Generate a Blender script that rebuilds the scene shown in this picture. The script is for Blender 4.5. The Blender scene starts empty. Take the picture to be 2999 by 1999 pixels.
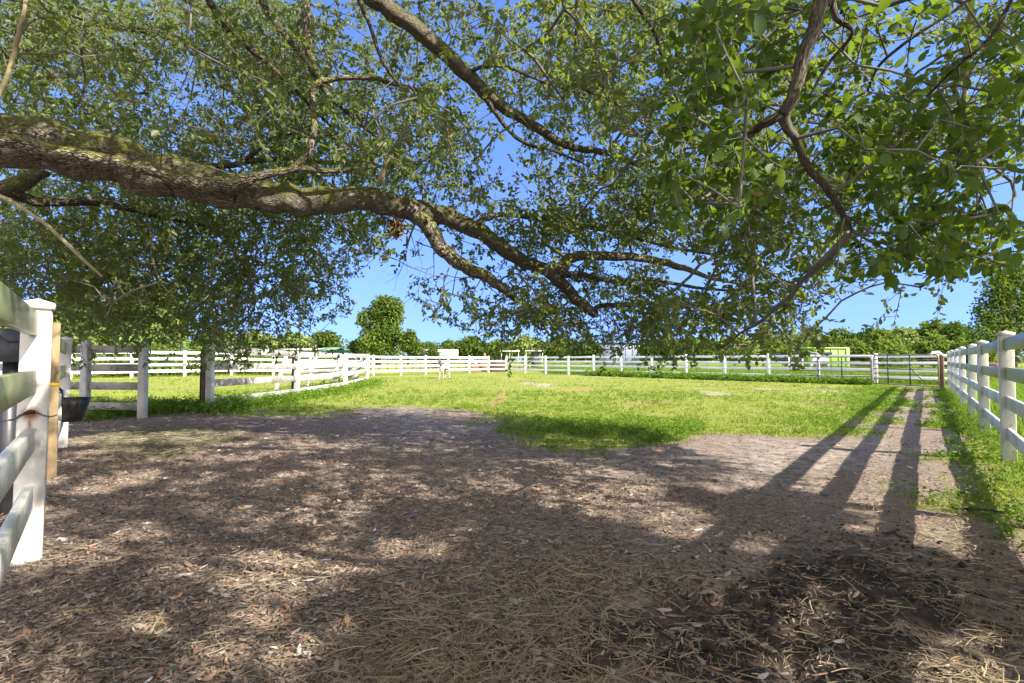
import bpy, math, random
import numpy as np
from mathutils import Vector, Matrix, kdtree

random.seed(11)
rng = np.random.default_rng(11)
scene = bpy.context.scene
COL = scene.collection

# ------------------------------------------------------------------ camera
F = 1550.0
U0, V0 = 1499.5, 999.5
HC = 1.18
PITCH = math.atan(52.5 / F)
CP, SP = math.cos(PITCH), math.sin(PITCH)
cam_d = bpy.data.cameras.new("camera")
cam = bpy.data.objects.new("camera", cam_d)
COL.objects.link(cam)
cam.location = (0, 0, HC)
cam.rotation_euler = (math.pi / 2 + PITCH, 0, 0)
cam_d.sensor_width = 36
cam_d.lens = 36 * F / 2999
cam_d.clip_start = 0.05
cam_d.clip_end = 3000
scene.camera = cam


def ray(u, v):
    a = (u - U0) / F
    b = (V0 - v) / F
    return np.array([a, CP - b * SP, SP + b * CP])


def PT(u, v, Z):
    d = ray(u, v)
    return np.array([0, 0, HC]) + d * (Z / d[1])


def GP(u, v, h=0.0):
    d = ray(u, v)
    t = (h - HC) / d[2]
    return np.array([d[0] * t, d[1] * t])


def project(P):
    P = np.asarray(P, float)
    dx, dy, dz = P[..., 0], P[..., 1], P[..., 2] - HC
    f = dy * CP + dz * SP
    up = -dy * SP + dz * CP
    f = np.where(np.abs(f) < 1e-4, 1e-4, f)
    return U0 + F * dx / f, V0 - F * up / f, f


SUN_AZ = math.radians(122)
SUN_EL = math.radians(36)
SDIR = np.array([math.sin(SUN_AZ) * math.cos(SUN_EL), math.cos(SUN_AZ) * math.cos(SUN_EL), math.sin(SUN_EL)])
SHX, SHY = -SDIR[0] / SDIR[2], -SDIR[1] / SDIR[2]     # ground shift of a shadow per metre of height


# ------------------------------------------------------------------ noise
def _hash(ix, iy, s):
    h = (ix.astype(np.int64) * 374761393 + iy.astype(np.int64) * 668265263 + s * 974711) & 0x7FFFFFFF
    h = ((h ^ (h >> 13)) * 1274126177) & 0x7FFFFFFF
    return ((h ^ (h >> 16)) & 0xFFFF) / 65535.0


def vnoise(x, y, s=0):
    x = np.asarray(x, float)
    y = np.asarray(y, float)
    ix, iy = np.floor(x), np.floor(y)
    fx, fy = x - ix, y - iy
    fx = fx * fx * (3 - 2 * fx)
    fy = fy * fy * (3 - 2 * fy)
    a = _hash(ix, iy, s); b = _hash(ix + 1, iy, s)
    c = _hash(ix, iy + 1, s); d = _hash(ix + 1, iy + 1, s)
    return (a * (1 - fx) + b * fx) * (1 - fy) + (c * (1 - fx) + d * fx) * fy


def fbm(x, y, s=0, o=3):
    r = 0; a = 1.0; t = 0
    for k in range(o):
        r = r + a * vnoise(x * 2 ** k, y * 2 ** k, s + k * 17); t += a; a *= .5
    return r / t


def pip(x, y, poly):
    x = np.asarray(x); y = np.asarray(y)
    ins = np.zeros(x.shape, bool)
    n = len(poly)
    for i in range(n):
        x1, y1 = poly[i]; x2, y2 = poly[(i + 1) % n]
        if y1 == y2:
            continue
        c = ((y1 > y) != (y2 > y)) & (x < (x2 - x1) * (y - y1) / (y2 - y1) + x1)
        ins ^= c
    return ins


def gpoly(pts, sc=2999 / 2352):
    return [tuple(GP(u * sc, v * sc)) for u, v in pts]


# ------------------------------------------------------------------ object helpers
def tag(o, label=None, cat=None, group=None, kind=None):
    if label: o['label'] = label
    if cat: o['category'] = cat
    if group: o['group'] = group
    if kind: o['kind'] = kind
    return o


def empty(name, loc, label=None, cat=None, group=None):
    o = bpy.data.objects.new(name, None)
    o.empty_display_size = .1
    o.location = loc
    COL.objects.link(o)
    return tag(o, label, cat, group)


def world_off(parent):
    off = np.zeros(3)
    while parent is not None:
        off += np.array(parent.location); parent = parent.parent
    return off


def mesh_np(name, verts, faces_idx, loop_starts, mat, parent=None, smooth=False, attrs=None, uv=None):
    """verts (n,3), faces_idx flat loop vertex indices, loop_starts per polygon"""
    me = bpy.data.meshes.new(name)
    verts = np.asarray(verts, np.float32) - world_off(parent).astype(np.float32)
    me.vertices.add(len(verts)); me.vertices.foreach_set('co', verts.ravel())
    fi = np.asarray(faces_idx, np.int32).ravel()
    ls = np.asarray(loop_starts, np.int32)
    me.loops.add(len(fi)); me.loops.foreach_set('vertex_index', fi)
    me.polygons.add(len(ls)); me.polygons.foreach_set('loop_start', ls)
    if smooth:
        me.polygons.foreach_set('use_smooth', np.ones(len(ls), bool))
    if uv is not None:
        l = me.uv_layers.new(name='UVMap'); l.data.foreach_set('uv', np.asarray(uv, np.float32).ravel())
    me.update(calc_edges=True)
    for k, v in (attrs or {}).items():
        a = me.attributes.new(k, 'FLOAT', 'POINT'); a.data.foreach_set('value', np.asarray(v, np.float32))
    if mat: me.materials.append(mat)
    o = bpy.data.objects.new(name, me)
    COL.objects.link(o)
    if parent is not None: o.parent = parent
    return o


class MB:
    def __init__(s):
        s.v = []; s.f = []; s.uv = []; s.n = 0; s.bev = 0

    def add(s, vs, fs, uvs=None):
        s.v.extend([tuple(map(float, p)) for p in vs])
        for i, f in enumerate(fs):
            s.f.append([k + s.n for k in f])
            s.uv.extend(uvs[i] if uvs else [(0, 0)] * len(f))
        s.n += len(vs)
        return s

    def box(s, c, size, ax=(1, 0, 0), up=(0, 0, 1), bevel=0.0):
        """oriented box centred on c; ax = direction of size[0], up of size[2]"""
        c = Vector(c); x = Vector(ax).normalized(); z = Vector(up)
        z = (z - x * z.dot(x)).normalized(); y = z.cross(x)
        hx, hy, hz = [k / 2 for k in size]
        if bevel <= 0:
            vs = [c + x * (hx * i) + y * (hy * j) + z * (hz * k) for k in (-1, 1) for j in (-1, 1) for i in (-1, 1)]
            fs = [(0, 2, 3, 1), (4, 5, 7, 6), (0, 1, 5, 4), (2, 6, 7, 3), (0, 4, 6, 2), (1, 3, 7, 5)]
            return s.add(vs, fs)
        b = bevel
        # prism along x with chamfered edges, ends slightly inset
        prof = [(-hy + b, -hz), (hy - b, -hz), (hy, -hz + b), (hy, hz - b), (hy - b, hz), (-hy + b, hz), (-hy, hz - b), (-hy, -hz + b)]
        ins = [(p * (1 - b / hy), q * (1 - b / hz)) for p, q in prof]
        rings = [(-hx, ins), (-hx + b, prof), (hx - b, prof), (hx, ins)]
        vs = []
        for t, pr in rings:
            vs += [c + x * t + y * p + z * q for p, q in pr]
        fs = []
        for r in range(3):
            for k in range(8):
                a = r * 8 + k; d = r * 8 + (k + 1) % 8
                fs.append((a, d, d + 8, a + 8))
        fs.append(tuple(range(7, -1, -1))); fs.append(tuple(range(24, 32)))
        return s.add(vs, fs)

    def tube(s, pts, rad, n=8, caps=True, closed=False):
        pts = [Vector(p) for p in pts]
        m = len(pts)
        if not hasattr(rad, '__len__'): rad = [rad] * m
        vs = []; fs = []
        t0 = (pts[1] - pts[0]).normalized()
        ref = Vector((0, 0, 1)) if abs(t0.z) < .9 else Vector((1, 0, 0))
        nx = t0.cross(ref).normalized()
        for i, p in enumerate(pts):
            if closed: t = (pts[(i + 1) % m] - pts[i - 1]).normalized()
            else: t = (pts[min(i + 1, m - 1)] - pts[max(i - 1, 0)]).normalized()
            nx = (nx - t * nx.dot(t)).normalized(); ny = t.cross(nx)
            for k in range(n):
                a = 2 * math.pi * k / n
                vs.append(p + (nx * math.cos(a) + ny * math.sin(a)) * rad[i])
        for i in range(m if closed else m - 1):
            for k in range(n):
                j = (i + 1) % m
                fs.append((i * n + k, i * n + (k + 1) % n, j * n + (k + 1) % n, j * n + k))
        if caps and not closed:
            fs.append(tuple(range(n - 1, -1, -1))); fs.append(tuple((m - 1) * n + k for k in range(n)))
        return s.add(vs, fs)

    def build(s, name, mat, parent=None, smooth=False):
        ls = []; t = 0; fl = []
        for f in s.f:
            ls.append(t); t += len(f); fl.extend(f)
        return mesh_np(name, np.array(s.v), fl, ls, mat, parent, smooth, uv=s.uv)


# ------------------------------------------------------------------ materials
class NT:
    def __init__(s, name):
        s.m = bpy.data.materials.new(name); s.m.use_nodes = True
        s.t = s.m.node_tree; s.t.nodes.clear()
        s.out = s.t.nodes.new('ShaderNodeOutputMaterial')

    def n(s, typ, **kw):
        nd = s.t.nodes.new(typ)
        for k, v in kw.items():
            if k.startswith('i_'):
                key = k[2:]
                key = int(key) if key.isdigit() else key.replace('_', ' ')
                if hasattr(v, 'bl_rna') and isinstance(v, bpy.types.NodeSocket): s.t.links.new(v, nd.inputs[key])
                else: nd.inputs[key].default_value = v
            else: setattr(nd, k, v)
        return nd

    def l(s, a, b): s.t.links.new(a, b)

    def math(s, op, a, b=None, c=None, clamp=False):
        nd = s.t.nodes.new('ShaderNodeMath'); nd.operation = op; nd.use_clamp = clamp
        for i, v in enumerate((a, b, c)):
            if v is None: continue
            if isinstance(v, (int, float)): nd.inputs[i].default_value = v
            else: s.l(v, nd.inputs[i])
        return nd.outputs[0]

    def mix(s, fac, a, b, typ='MIX'):
        nd = s.t.nodes.new('ShaderNodeMix'); nd.data_type = 'RGBA'; nd.blend_type = typ
        for key, v in ((0, fac), (6, a), (7, b)):
            if isinstance(v, (int, float)): nd.inputs[key].default_value = v
            elif isinstance(v, (tuple, list)): nd.inputs[key].default_value = tuple(v) + ((1,) if len(v) == 3 else ())
            else: s.l(v, nd.inputs[key])
        return nd.outputs[2]

    def ramp(s, fac, stops):
        nd = s.t.nodes.new('ShaderNodeValToRGB')
        el = nd.color_ramp.elements
        while len(el) < len(stops): el.new(.5)
        for e, (p, c) in zip(el, stops):
            e.position = p
            e.color = (c, c, c, 1) if isinstance(c, (int, float)) else tuple(c) + (1,)
        s.l(fac, nd.inputs[0])
        return nd.outputs[0]

    def noise(s, vec, scale, detail=4, rough=.6, dist=0):
        nd = s.t.nodes.new('ShaderNodeTexNoise')
        nd.inputs['Scale'].default_value = scale; nd.inputs['Detail'].default_value = detail
        nd.inputs['Roughness'].default_value = rough; nd.inputs['Distortion'].default_value = dist
        if vec is not None: s.l(vec, nd.inputs['Vector'])
        return nd.outputs['Fac']

    def coord(s, kind='Object'):
        return s.t.nodes.new('ShaderNodeTexCoord').outputs[kind]

    def scale(s, vec, sc, loc=(0, 0, 0)):
        nd = s.t.nodes.new('ShaderNodeMapping'); nd.inputs['Scale'].default_value = sc; nd.inputs['Location'].default_value = loc
        s.l(vec, nd.inputs['Vector']); return nd.outputs[0]

    def bump(s, h, strength=.3, dist=.01):
        nd = s.t.nodes.new('ShaderNodeBump'); nd.inputs['Strength'].default_value = strength
        nd.inputs['Distance'].default_value = dist; s.l(h, nd.inputs['Height']); return nd.outputs[0]

    def attr(s, name):
        nd = s.t.nodes.new('ShaderNodeAttribute'); nd.attribute_name = name; return nd.outputs['Fac']

    def principled(s, color, rough=.6, normal=None, metal=0.0, spec=.4):
        nd = s.t.nodes.new('ShaderNodeBsdfPrincipled')
        for key, v in (('Base Color', color), ('Roughness', rough), ('Metallic', metal), ('Specular IOR Level', spec)):
            if isinstance(v, (int, float)): nd.inputs[key].default_value = v
            elif isinstance(v, (tuple, list)): nd.inputs[key].default_value = tuple(v) + (1,)
            else: s.l(v, nd.inputs[key])
        if normal is not None: s.l(normal, nd.inputs['Normal'])
        s.l(nd.outputs[0], s.out.inputs[0])
        return nd


def m_vinyl(name, algae=.3, dirt=.3, base=(.70, .68, .64)):
    k = NT(name); c = k.coord()
    streak = k.noise(k.scale(c, (46, 46, 4)), 1.0, 5, .7)
    big = k.noise(c, 2.3, 3, .6)
    blot = k.noise(c, 17, 4, .7)
    w = k.math('MULTIPLY_ADD', streak, .65, k.math('MULTIPLY', big, .5))
    a = k.ramp(w, [(.62 - .25 * algae, 0), (.78 - .27 * algae, 1)])
    col = k.mix(k.math('MULTIPLY', a, min(.95, .3 + algae * .8)), base, k.mix(blot, (.15, .185, .05), (.32, .35, .15)))
    if algae > .4:
        ps = k.ramp(k.noise(k.scale(c, (75, 75, 5), (3, 1, 7)), 1.0, 4, .6), [(.60, 0), (.72, .45)])
        col = k.mix(ps, col, tuple(x * .9 for x in base))
        sc_ = k.ramp(k.noise(k.scale(c, (120, 120, 14), (1, 4, 2)), 1.0, 3, .7), [(.60, 0), (.70, .6)])
        col = k.mix(sc_, col, (.10, .12, .05))
    d = k.ramp(blot, [(.60, 0), (.74, 1)])
    col = k.mix(k.math('MULTIPLY', d, dirt), col, (.22, .2, .16))
    col = k.mix(k.math('MULTIPLY', k.ramp(streak, [(.5, 0), (.8, 1)]), dirt * .5), col, (.45, .44, .38))
    k.principled(col, .38, k.bump(blot, .06, .004))
    return k.m


def m_near_post():
    k = NT('rusty_stained_vinyl'); c = k.coord()
    sep = k.n('ShaderNodeSeparateXYZ'); k.l(c, sep.inputs[0])
    blot = k.noise(c, 9, 4, .7)
    fine = k.noise(c, 60, 3, .7)
    col = k.mix(k.ramp(blot, [(.45, 0), (.75, .5)]), (.68, .65, .59), (.42, .40, .34))
    spot = k.ramp(fine, [(.66, 0), (.72, .7)])
    col = k.mix(k.math('MULTIPLY', spot, k.ramp(blot, [(.4, 0), (.6, 1)])), col, (.3, .29, .25))
    # rust streak below the chain bolt on the broad face
    along = k.attr('along')
    zz = sep.outputs[2]
    wob = k.noise(k.scale(c, (3, 3, 9)), 1.0, 2)
    off = k.math('ABSOLUTE', k.math('ADD', along, k.math('MULTIPLY', k.math('SUBTRACT', wob, .5), .02)))
    core = k.math('SUBTRACT', 1.0, k.math('DIVIDE', off, .017), clamp=True)
    lo = k.ramp(zz, [(.58, 0), (.70, .8), (.86, 1), (.885, 0)])
    hal = k.math('SUBTRACT', 1.0, k.math('DIVIDE', k.math('SQRT', k.math('ADD', k.math('MULTIPLY', along, along), k.math('POWER', k.math('SUBTRACT', zz, .865), 2))), .055), clamp=True)
    r = k.math('MAXIMUM', k.math('MULTIPLY', core, lo), k.math('MULTIPLY', hal, 1.5), clamp=True)
    col = k.mix(r, col, k.mix(fine, (.33, .12, .03), (.16, .05, .015)))
    k.principled(col, .42, k.bump(blot, .08, .004))
    return k.m


def m_wood(name, c1, c2, dark=(.05, .045, .035), scale=(30, 30, 2.5), stain=.5):
    k = NT(name); c = k.coord()
    g = k.noise(k.scale(c, scale), 1.0, 5, .65, .6)
    b = k.noise(c, 3.2, 4, .65)
    col = k.mix(g, c1, c2)
    col = k.mix(k.math('MULTIPLY', k.ramp(b, [(.45, 0), (.72, 1)]), stain), col, dark)
    col = k.mix(k.math('MULTIPLY', k.ramp(k.noise(c, 7, 3), [(.55, 0), (.75, 1)]), .3), col, (.14, .17, .06))
    k.principled(col, .8, k.bump(g, .35, .006), spec=.2)
    return k.m


def m_flat(name, col, rough=.6, metal=0, var=.25, nscale=6, bump=.1, spec=.4, col2=None):
    k = NT(name); c = k.coord()
    nz = k.noise(c, nscale, 5, .65)
    c2 = col2 or tuple(x * (1 - var) for x in col)
    cc = k.mix(k.ramp(nz, [(.3, 0), (.7, 1)]), col, c2)
    k.principled(cc, rough, k.bump(nz, bump, .01), metal, spec)
    return k.m


def m_leaf(name, dark, light, trans, tfac=.45, rough=.4, gloss=.06):
    k = NT(name)
    r = k.attr('rnd')
    col = k.ramp(r, [(0, dark), (.75, light), (.965, light), (.985, (.20, .10, .03))])
    tcol = k.ramp(r, [(0, tuple(t * .75 for t in trans)), (1, trans)])
    d = k.n('ShaderNodeBsdfDiffuse'); k.l(col, d.inputs[0])
    t = k.n('ShaderNodeBsdfTranslucent'); k.l(tcol, t.inputs[0])
    mx = k.n('ShaderNodeMixShader'); mx.inputs[0].default_value = tfac
    k.l(d.outputs[0], mx.inputs[1]); k.l(t.outputs[0], mx.inputs[2])
    g = k.n('ShaderNodeBsdfGlossy'); g.inputs['Roughness'].default_value = rough; g.inputs['Color'].default_value = (.9, .95, 1, 1)
    fr = k.n('ShaderNodeLayerWeight'); fr.inputs['Blend'].default_value = .25
    fac = k.math('MULTIPLY_ADD', k.math('POWER', fr.outputs['Facing'], 3.0), .10 if gloss > 0 else .02, gloss)
    m2 = k.n('ShaderNodeMixShader'); k.l(fac, m2.inputs[0]); k.l(mx.outputs[0], m2.inputs[1]); k.l(g.outputs[0], m2.inputs[2])
    k.l(m2.outputs[0], k.out.inputs[0])
    return k.m


def m_grass(name, dark, light, dry, tfac=.35):
    k = NT(name); r = k.attr('rnd')
    col = k.ramp(r, [(0, dark), (.55, light), (.86, light), (1, dry)])
    d = k.n('ShaderNodeBsdfDiffuse'); k.l(col, d.inputs[0])
    t = k.n('ShaderNodeBsdfTranslucent'); k.l(col, t.inputs[0])
    mx = k.n('ShaderNodeMixShader'); mx.inputs[0].default_value = tfac
    k.l(d.outputs[0], mx.inputs[1]); k.l(t.outputs[0], mx.inputs[2]); k.l(mx.outputs[0], k.out.inputs[0])
    return k.m


def m_bark(name, moss=.6, c1=(.06, .052, .038), c2=(.50, .44, .33), lichen=.5):
    k = NT(name)
    uv = k.coord('UV'); c = k.coord()
    w = k.n('ShaderNodeTexNoise'); w.inputs['Scale'].default_value = 9; k.l(c, w.inputs['Vector'])
    vm = k.n('ShaderNodeVectorMath', operation='MULTIPLY_ADD')
    k.l(w.outputs['Color'], vm.inputs[0]); vm.inputs[1].default_value = (.035, .05, 0); k.l(uv, vm.inputs[2])
    vor = k.n('ShaderNodeTexVoronoi', feature='DISTANCE_TO_EDGE'); vor.inputs['Scale'].default_value = 1
    k.l(k.scale(vm.outputs[0], (46, 15, 1)), vor.inputs['Vector'])
    cr = k.ramp(vor.outputs['Distance'], [(.0, 0), (.16, .75), (.4, 1)])
    nz = k.noise(c, 45, 5, .7)
    h = k.math('MULTIPLY_ADD', nz, .5, cr)
    big = k.noise(c, 4.5, 4, .6)
    col = k.mix(cr, c1, k.mix(nz, tuple(x * .6 for x in c2), c2))
    geo = k.n('ShaderNodeNewGeometry'); sp = k.n('ShaderNodeSeparateXYZ'); k.l(geo.outputs['Normal'], sp.inputs[0])
    mm = k.math('ADD', k.math('MULTIPLY', sp.outputs[2], .24), k.math('MULTIPLY', big, 1.0))
    ms = k.math('MULTIPLY', k.ramp(mm, [(.44, 0), (.62, 1)]), moss)
    col = k.mix(k.math('MULTIPLY', ms, k.math('MULTIPLY_ADD', cr, .5, .5)), col, k.mix(nz, (.09, .11, .014), (.40, .40, .075)))
    li = k.ramp(k.noise(k.scale(c, (1, 1, 1), (5, 3, 1)), 7.5, 4, .55), [(.60, 0), (.64, 1)])
    col = k.mix(k.math('MULTIPLY', li, lichen), col, (.42, .41, .34))
    k.principled(col, .85, k.bump(h, 1.0, .035), spec=.15)
    return k.m


M = {}
M['vinyl'] = m_vinyl('white_vinyl', .05, .15)
M['vinyl_far'] = m_vinyl('white_vinyl_clean', -.2, .06, (.80, .79, .77))
M['vinyl_algae'] = m_vinyl('algae_streaked_vinyl', 1.1, .35, (.68, .67, .60))
M['vinyl_mid'] = m_vinyl('grimy_vinyl', .5, .4, (.72, .70, .65))
M['vinyl_spot'] = m_vinyl('spotted_vinyl', .10, .85, (.60, .58, .51))
M['near_post'] = m_near_post()
M['grey_board'] = m_wood('weathered_white_board', (.40, .37, .33), (.62, .59, .55), (.13, .12, .08), (2.5, 18, 30), .8)
M['dirty_shaded_board'] = m_wood('grimy_shaded_board', (.27, .25, .22), (.50, .47, .43), (.10, .10, .07), (2.5, 18, 30), .9)  # darker twin of the weathered board: dirt and tree shade both in its colour
M['grey_post'] = m_wood('weathered_white_post', (.48, .46, .43), (.68, .66, .63), (.15, .14, .1), (20, 20, 2.5), .5)
M['stake'] = m_wood('raw_timber', (.19, .14, .075), (.38, .28, .155), (.07, .055, .03), (34, 34, 2), .75)
M['brown_post'] = m_wood('dark_brown_timber', (.10, .055, .035), (.17, .10, .07), (.03, .02, .015))
M['black_rubber'] = m_flat('black_rubber', (.016, .016, .017), .5, 0, .3, 14, .15)
M['grey_metal'] = m_flat('dull_grey_metal', (.10, .10, .105), .45, .6, .35, 5, .1)
M['grey_box'] = m_flat('dark_grey_enamel', (.075, .075, .085), .6, .0, .3, 4, .05)
M['pipe'] = m_flat('weathered_steel_pipe', (.34, .32, .30), .5, .25, .3, 8, .1, col2=(.17, .11, .07))
M['rust'] = m_flat('rusty_steel', (.10, .055, .035), .7, .5, .4, 40, .3)
M['chain'] = m_flat('galvanised_chain', (.24, .23, .22), .45, .85, .4, 50, .2)
M['yellow'] = m_flat('yellow_strap', (.72, .43, .02), .5, 0, .3, 20, .1)
M['blue'] = m_flat('blue_plastic_twine', (.18, .42, .75), .5, 0, .2, 40, .1)
M['bark'] = m_bark('mossy_oak_bark', .95)
M['bark_thin'] = m_bark('thin_oak_bark', .35, (.06, .048, .038), (.22, .18, .14), .55)
M['vine'] = m_flat('pale_vine_bark', (.36, .30, .16), .8, 0, .4, 20, .3)
M['twig'] = m_flat('oak_twig', (.19, .175, .14), .85, 0, .5, 9, .2, .2)
M['dead_twig'] = m_flat('dead_twig', (.06, .05, .045), .85, 0, .4, 9, .2, .2)
M['leaf_near_shaded'] = m_leaf('oak_leaf_near_shaded', (.026, .054, .008), (.078, .122, .014), (.28, .41, .026), .38, .5, .014)  # shade on the near sprays is worked into this darker leaf colour
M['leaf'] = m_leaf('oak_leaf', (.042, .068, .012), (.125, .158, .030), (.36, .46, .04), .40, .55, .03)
M['dead_leaf'] = m_flat('dead_oak_leaf', (.20, .115, .065), .8, 0, .5, 12, .2, .2)
M['bg_leaf'] = m_leaf('bush_leaf', (.06, .10, .02), (.17, .235, .045), (.28, .38, .055), .35, .5, .0)
M['bg_dark'] = m_leaf('dark_tree_leaf', (.04, .075, .018), (.11, .17, .035), (.20, .30, .04), .3, .5, .0)
M['bg_pale'] = m_leaf('pale_tree_leaf', (.12, .17, .05), (.26, .33, .10), (.36, .46, .10), .35, .5, .0)
M['grass'] = m_grass('lawn_grass', (.10, .155, .018), (.29, .36, .045), (.52, .42, .14))
M['weed'] = m_grass('weed_leaf', (.075, .145, .02), (.21, .33, .04), (.36, .44, .08), .4)
M['straw'] = m_grass('hay_strand', (.13, .10, .065), (.36, .29, .175), (.60, .51, .33), .15)
M['hay'] = m_grass('old_grey_green_hay', (.15, .14, .085), (.31, .29, .18), (.50, .46, .30), .15)
M['litter'] = None

# ------------------------------------------------------------------ world and sun
w = bpy.data.worlds.new("World"); scene.world = w; w.use_nodes = True
nt = w.node_tree; bg = nt.nodes['Background']
sky = nt.nodes.new('ShaderNodeTexSky'); sky.sky_type = 'NISHITA'; sky.sun_disc = False
sky.sun_elevation = SUN_EL; sky.sun_rotation = SUN_AZ
sky.air_density = 1.0; sky.dust_density = 0.0; sky.ozone_density = 3.0
tc = nt.nodes.new('ShaderNodeTexCoord'); mp = nt.nodes.new('ShaderNodeMapping'); mp.inputs['Scale'].default_value = (1, 1, .80); mp.inputs['Location'].default_value = (0, 0, .26)
nt.links.new(tc.outputs['Generated'], mp.inputs['Vector']); nt.links.new(mp.outputs[0], sky.inputs['Vector'])
hs = nt.nodes.new('ShaderNodeHueSaturation'); hs.inputs['Saturation'].default_value = 1.15; hs.inputs['Value'].default_value = .66
mu = nt.nodes.new('ShaderNodeMix'); mu.data_type = 'RGBA'; mu.blend_type = 'MULTIPLY'; mu.inputs[0].default_value = 1; mu.inputs[7].default_value = (1.05, .87, 1.05, 1)
nt.links.new(hs.outputs[0], mu.inputs[6])
nt.links.new(sky.outputs[0], hs.inputs['Color']); # bright cumulus added behind the camera, out of view, to lift the shade
def wn(t, **k):
    nd = nt.nodes.new(t)
    for a_, b_ in k.items(): setattr(nd, a_, b_)
    return nd
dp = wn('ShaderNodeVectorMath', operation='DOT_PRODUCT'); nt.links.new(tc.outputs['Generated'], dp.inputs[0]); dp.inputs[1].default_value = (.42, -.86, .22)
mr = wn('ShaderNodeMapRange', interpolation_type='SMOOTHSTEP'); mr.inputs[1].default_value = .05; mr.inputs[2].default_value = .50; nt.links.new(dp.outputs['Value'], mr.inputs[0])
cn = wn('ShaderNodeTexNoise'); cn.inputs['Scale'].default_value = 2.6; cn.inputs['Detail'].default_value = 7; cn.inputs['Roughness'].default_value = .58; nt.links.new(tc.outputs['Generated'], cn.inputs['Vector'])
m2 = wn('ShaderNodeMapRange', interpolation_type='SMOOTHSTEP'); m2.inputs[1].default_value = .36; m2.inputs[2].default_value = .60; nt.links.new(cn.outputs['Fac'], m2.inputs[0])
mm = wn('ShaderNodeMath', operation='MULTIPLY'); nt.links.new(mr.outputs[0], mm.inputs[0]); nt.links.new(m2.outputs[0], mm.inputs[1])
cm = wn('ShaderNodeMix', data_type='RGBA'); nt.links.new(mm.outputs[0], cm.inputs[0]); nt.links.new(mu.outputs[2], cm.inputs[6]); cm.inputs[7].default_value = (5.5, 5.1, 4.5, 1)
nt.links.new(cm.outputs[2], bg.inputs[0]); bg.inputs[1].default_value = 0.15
sd = bpy.data.lights.new('sun', 'SUN'); sd.energy = 3.2; sd.angle = math.radians(.5); sd.color = (1, .93, .82)
so = bpy.data.objects.new('sun', sd); COL.objects.link(so)
so.rotation_euler = Vector(SDIR).to_track_quat('Z', 'Y').to_euler(); so.location = (30, -20, 40)
scene.view_settings.view_transform = 'Standard'; scene.view_settings.look = 'None'
scene.view_settings.exposure = 2.02; scene.view_settings.gamma = 1
scene.cycles.max_bounces = 10; scene.cycles.transparent_max_bounces = 8
scene.cycles.diffuse_bounces = 6; scene.cycles.transmission_bounces = 6
scene.cycles.sample_clamp_indirect = 6

# ------------------------------------------------------------------ ground
GRASS = gpoly([(-3000, 960), (-600, 960), (160, 944), (300, 952), (470, 938), (560, 932), (590, 950), (700, 962), (770, 955),
               (832, 930), (846, 908), (856, 908), (868, 932), (960, 932), (1020, 937), (1090, 947), (1130, 975), (1180, 1005),
               (1250, 1032), (1420, 1046), (1530, 1012), (1580, 1003), (1700, 1000), (1880, 1010), (1960, 1002), (2010, 978),
               (2058, 935), (2080, 898), (2096, 887), (2122, 887), (2132, 905), (2142, 960), (2152, 1000), (2190, 1060), (2240, 1120),
               (2300, 1165), (2420, 1230), (3200, 1560), (9000, 1400), (9000, 832), (-9000, 832), (-9000, 1000)])
SAND = gpoly([(820, 930), (1000, 930), (1100, 985), (1250, 1040), (1450, 1050), (1600, 1008), (1900, 1012), (2040, 960), (2098, 887),
              (2135, 920), (2125, 1050), (2060, 1130), (1700, 1120), (1200, 1100), (900, 1075), (760, 1010)])
PATH = gpoly([(2085, 1040), (2090, 1000), (2096, 950), (2102, 915), (2108, 890)])
MUD = gpoly([(1480, 1330), (1800, 1225), (2200, 1230), (2330, 1330), (2360, 1500), (2500, 1900), (1250, 1900), (1380, 1500)])
HAYA = gpoly([(190, 1010), (300, 985), (470, 990), (610, 1010), (655, 1040), (500, 1055), (330, 1050), (210, 1035)])
HAYB = gpoly([(880, 1420), (1100, 1330), (1350, 1270), (1480, 1330), (1480, 1460), (1560, 1600), (1560, 1900), (500, 1900)])
HAYC = gpoly([(2080, 1200), (2250, 1130), (2420, 1200), (3200, 1500), (3200, 1900), (2000, 1900), (2150, 1400)])
LIT = gpoly([(-9000, 870), (330, 880), (480, 900), (700, 915), (850, 918), (1000, 932), (1100, 945), (1500, 992), (1560, 1030),
             (1780, 1085), (1940, 1190), (2060, 1260), (2200, 1300), (2352, 1350), (3500, 1700), (12000, 1700), (12000, 827), (-9000, 827)])


def softmask(x, y, poly, r=.35, warp=.5, seed=1):
    wx = x + (fbm(x * .9, y * .9, seed) - .5) * 2 * warp + (fbm(x * 4, y * 4, seed + 5) - .5) * .5 * warp
    wy = y + (fbm(x * .9, y * .9, seed + 9) - .5) * 2 * warp + (fbm(x * 4, y * 4, seed + 7) - .5) * .5 * warp
    a = 0
    offs = [(0, 0), (1, 0), (-1, 0), (0, 1), (0, -1), (.7, .7), (-.7, .7), (.7, -.7), (-.7, -.7)]
    for ox, oy in offs:
        a = a + pip(wx + ox * r, wy + oy * r, poly)
    return a / len(offs)


def sst(t):
    t = np.clip(t, 0, 1); return t * t * (3 - 2 * t)


BARE = [(1250, 884, 30, 5), (1640, 903, 45, 5), (1215, 880, 25, 3), (1390, 863, 90, 2.5), (1760, 893, 25, 3), (1900, 898, 50, 4),
        (1120, 985, 30, 6), (1580, 985, 40, 5), (600, 915, 40, 4)]
CLAY = [(1153, 905, 6, 9), (1142, 918, 9, 7), (1128, 930, 14, 5), (1480, 925, 70, 4), (1330, 895, 60, 3), (1900, 925, 60, 5), (1000, 870, 20, 3)]


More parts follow.
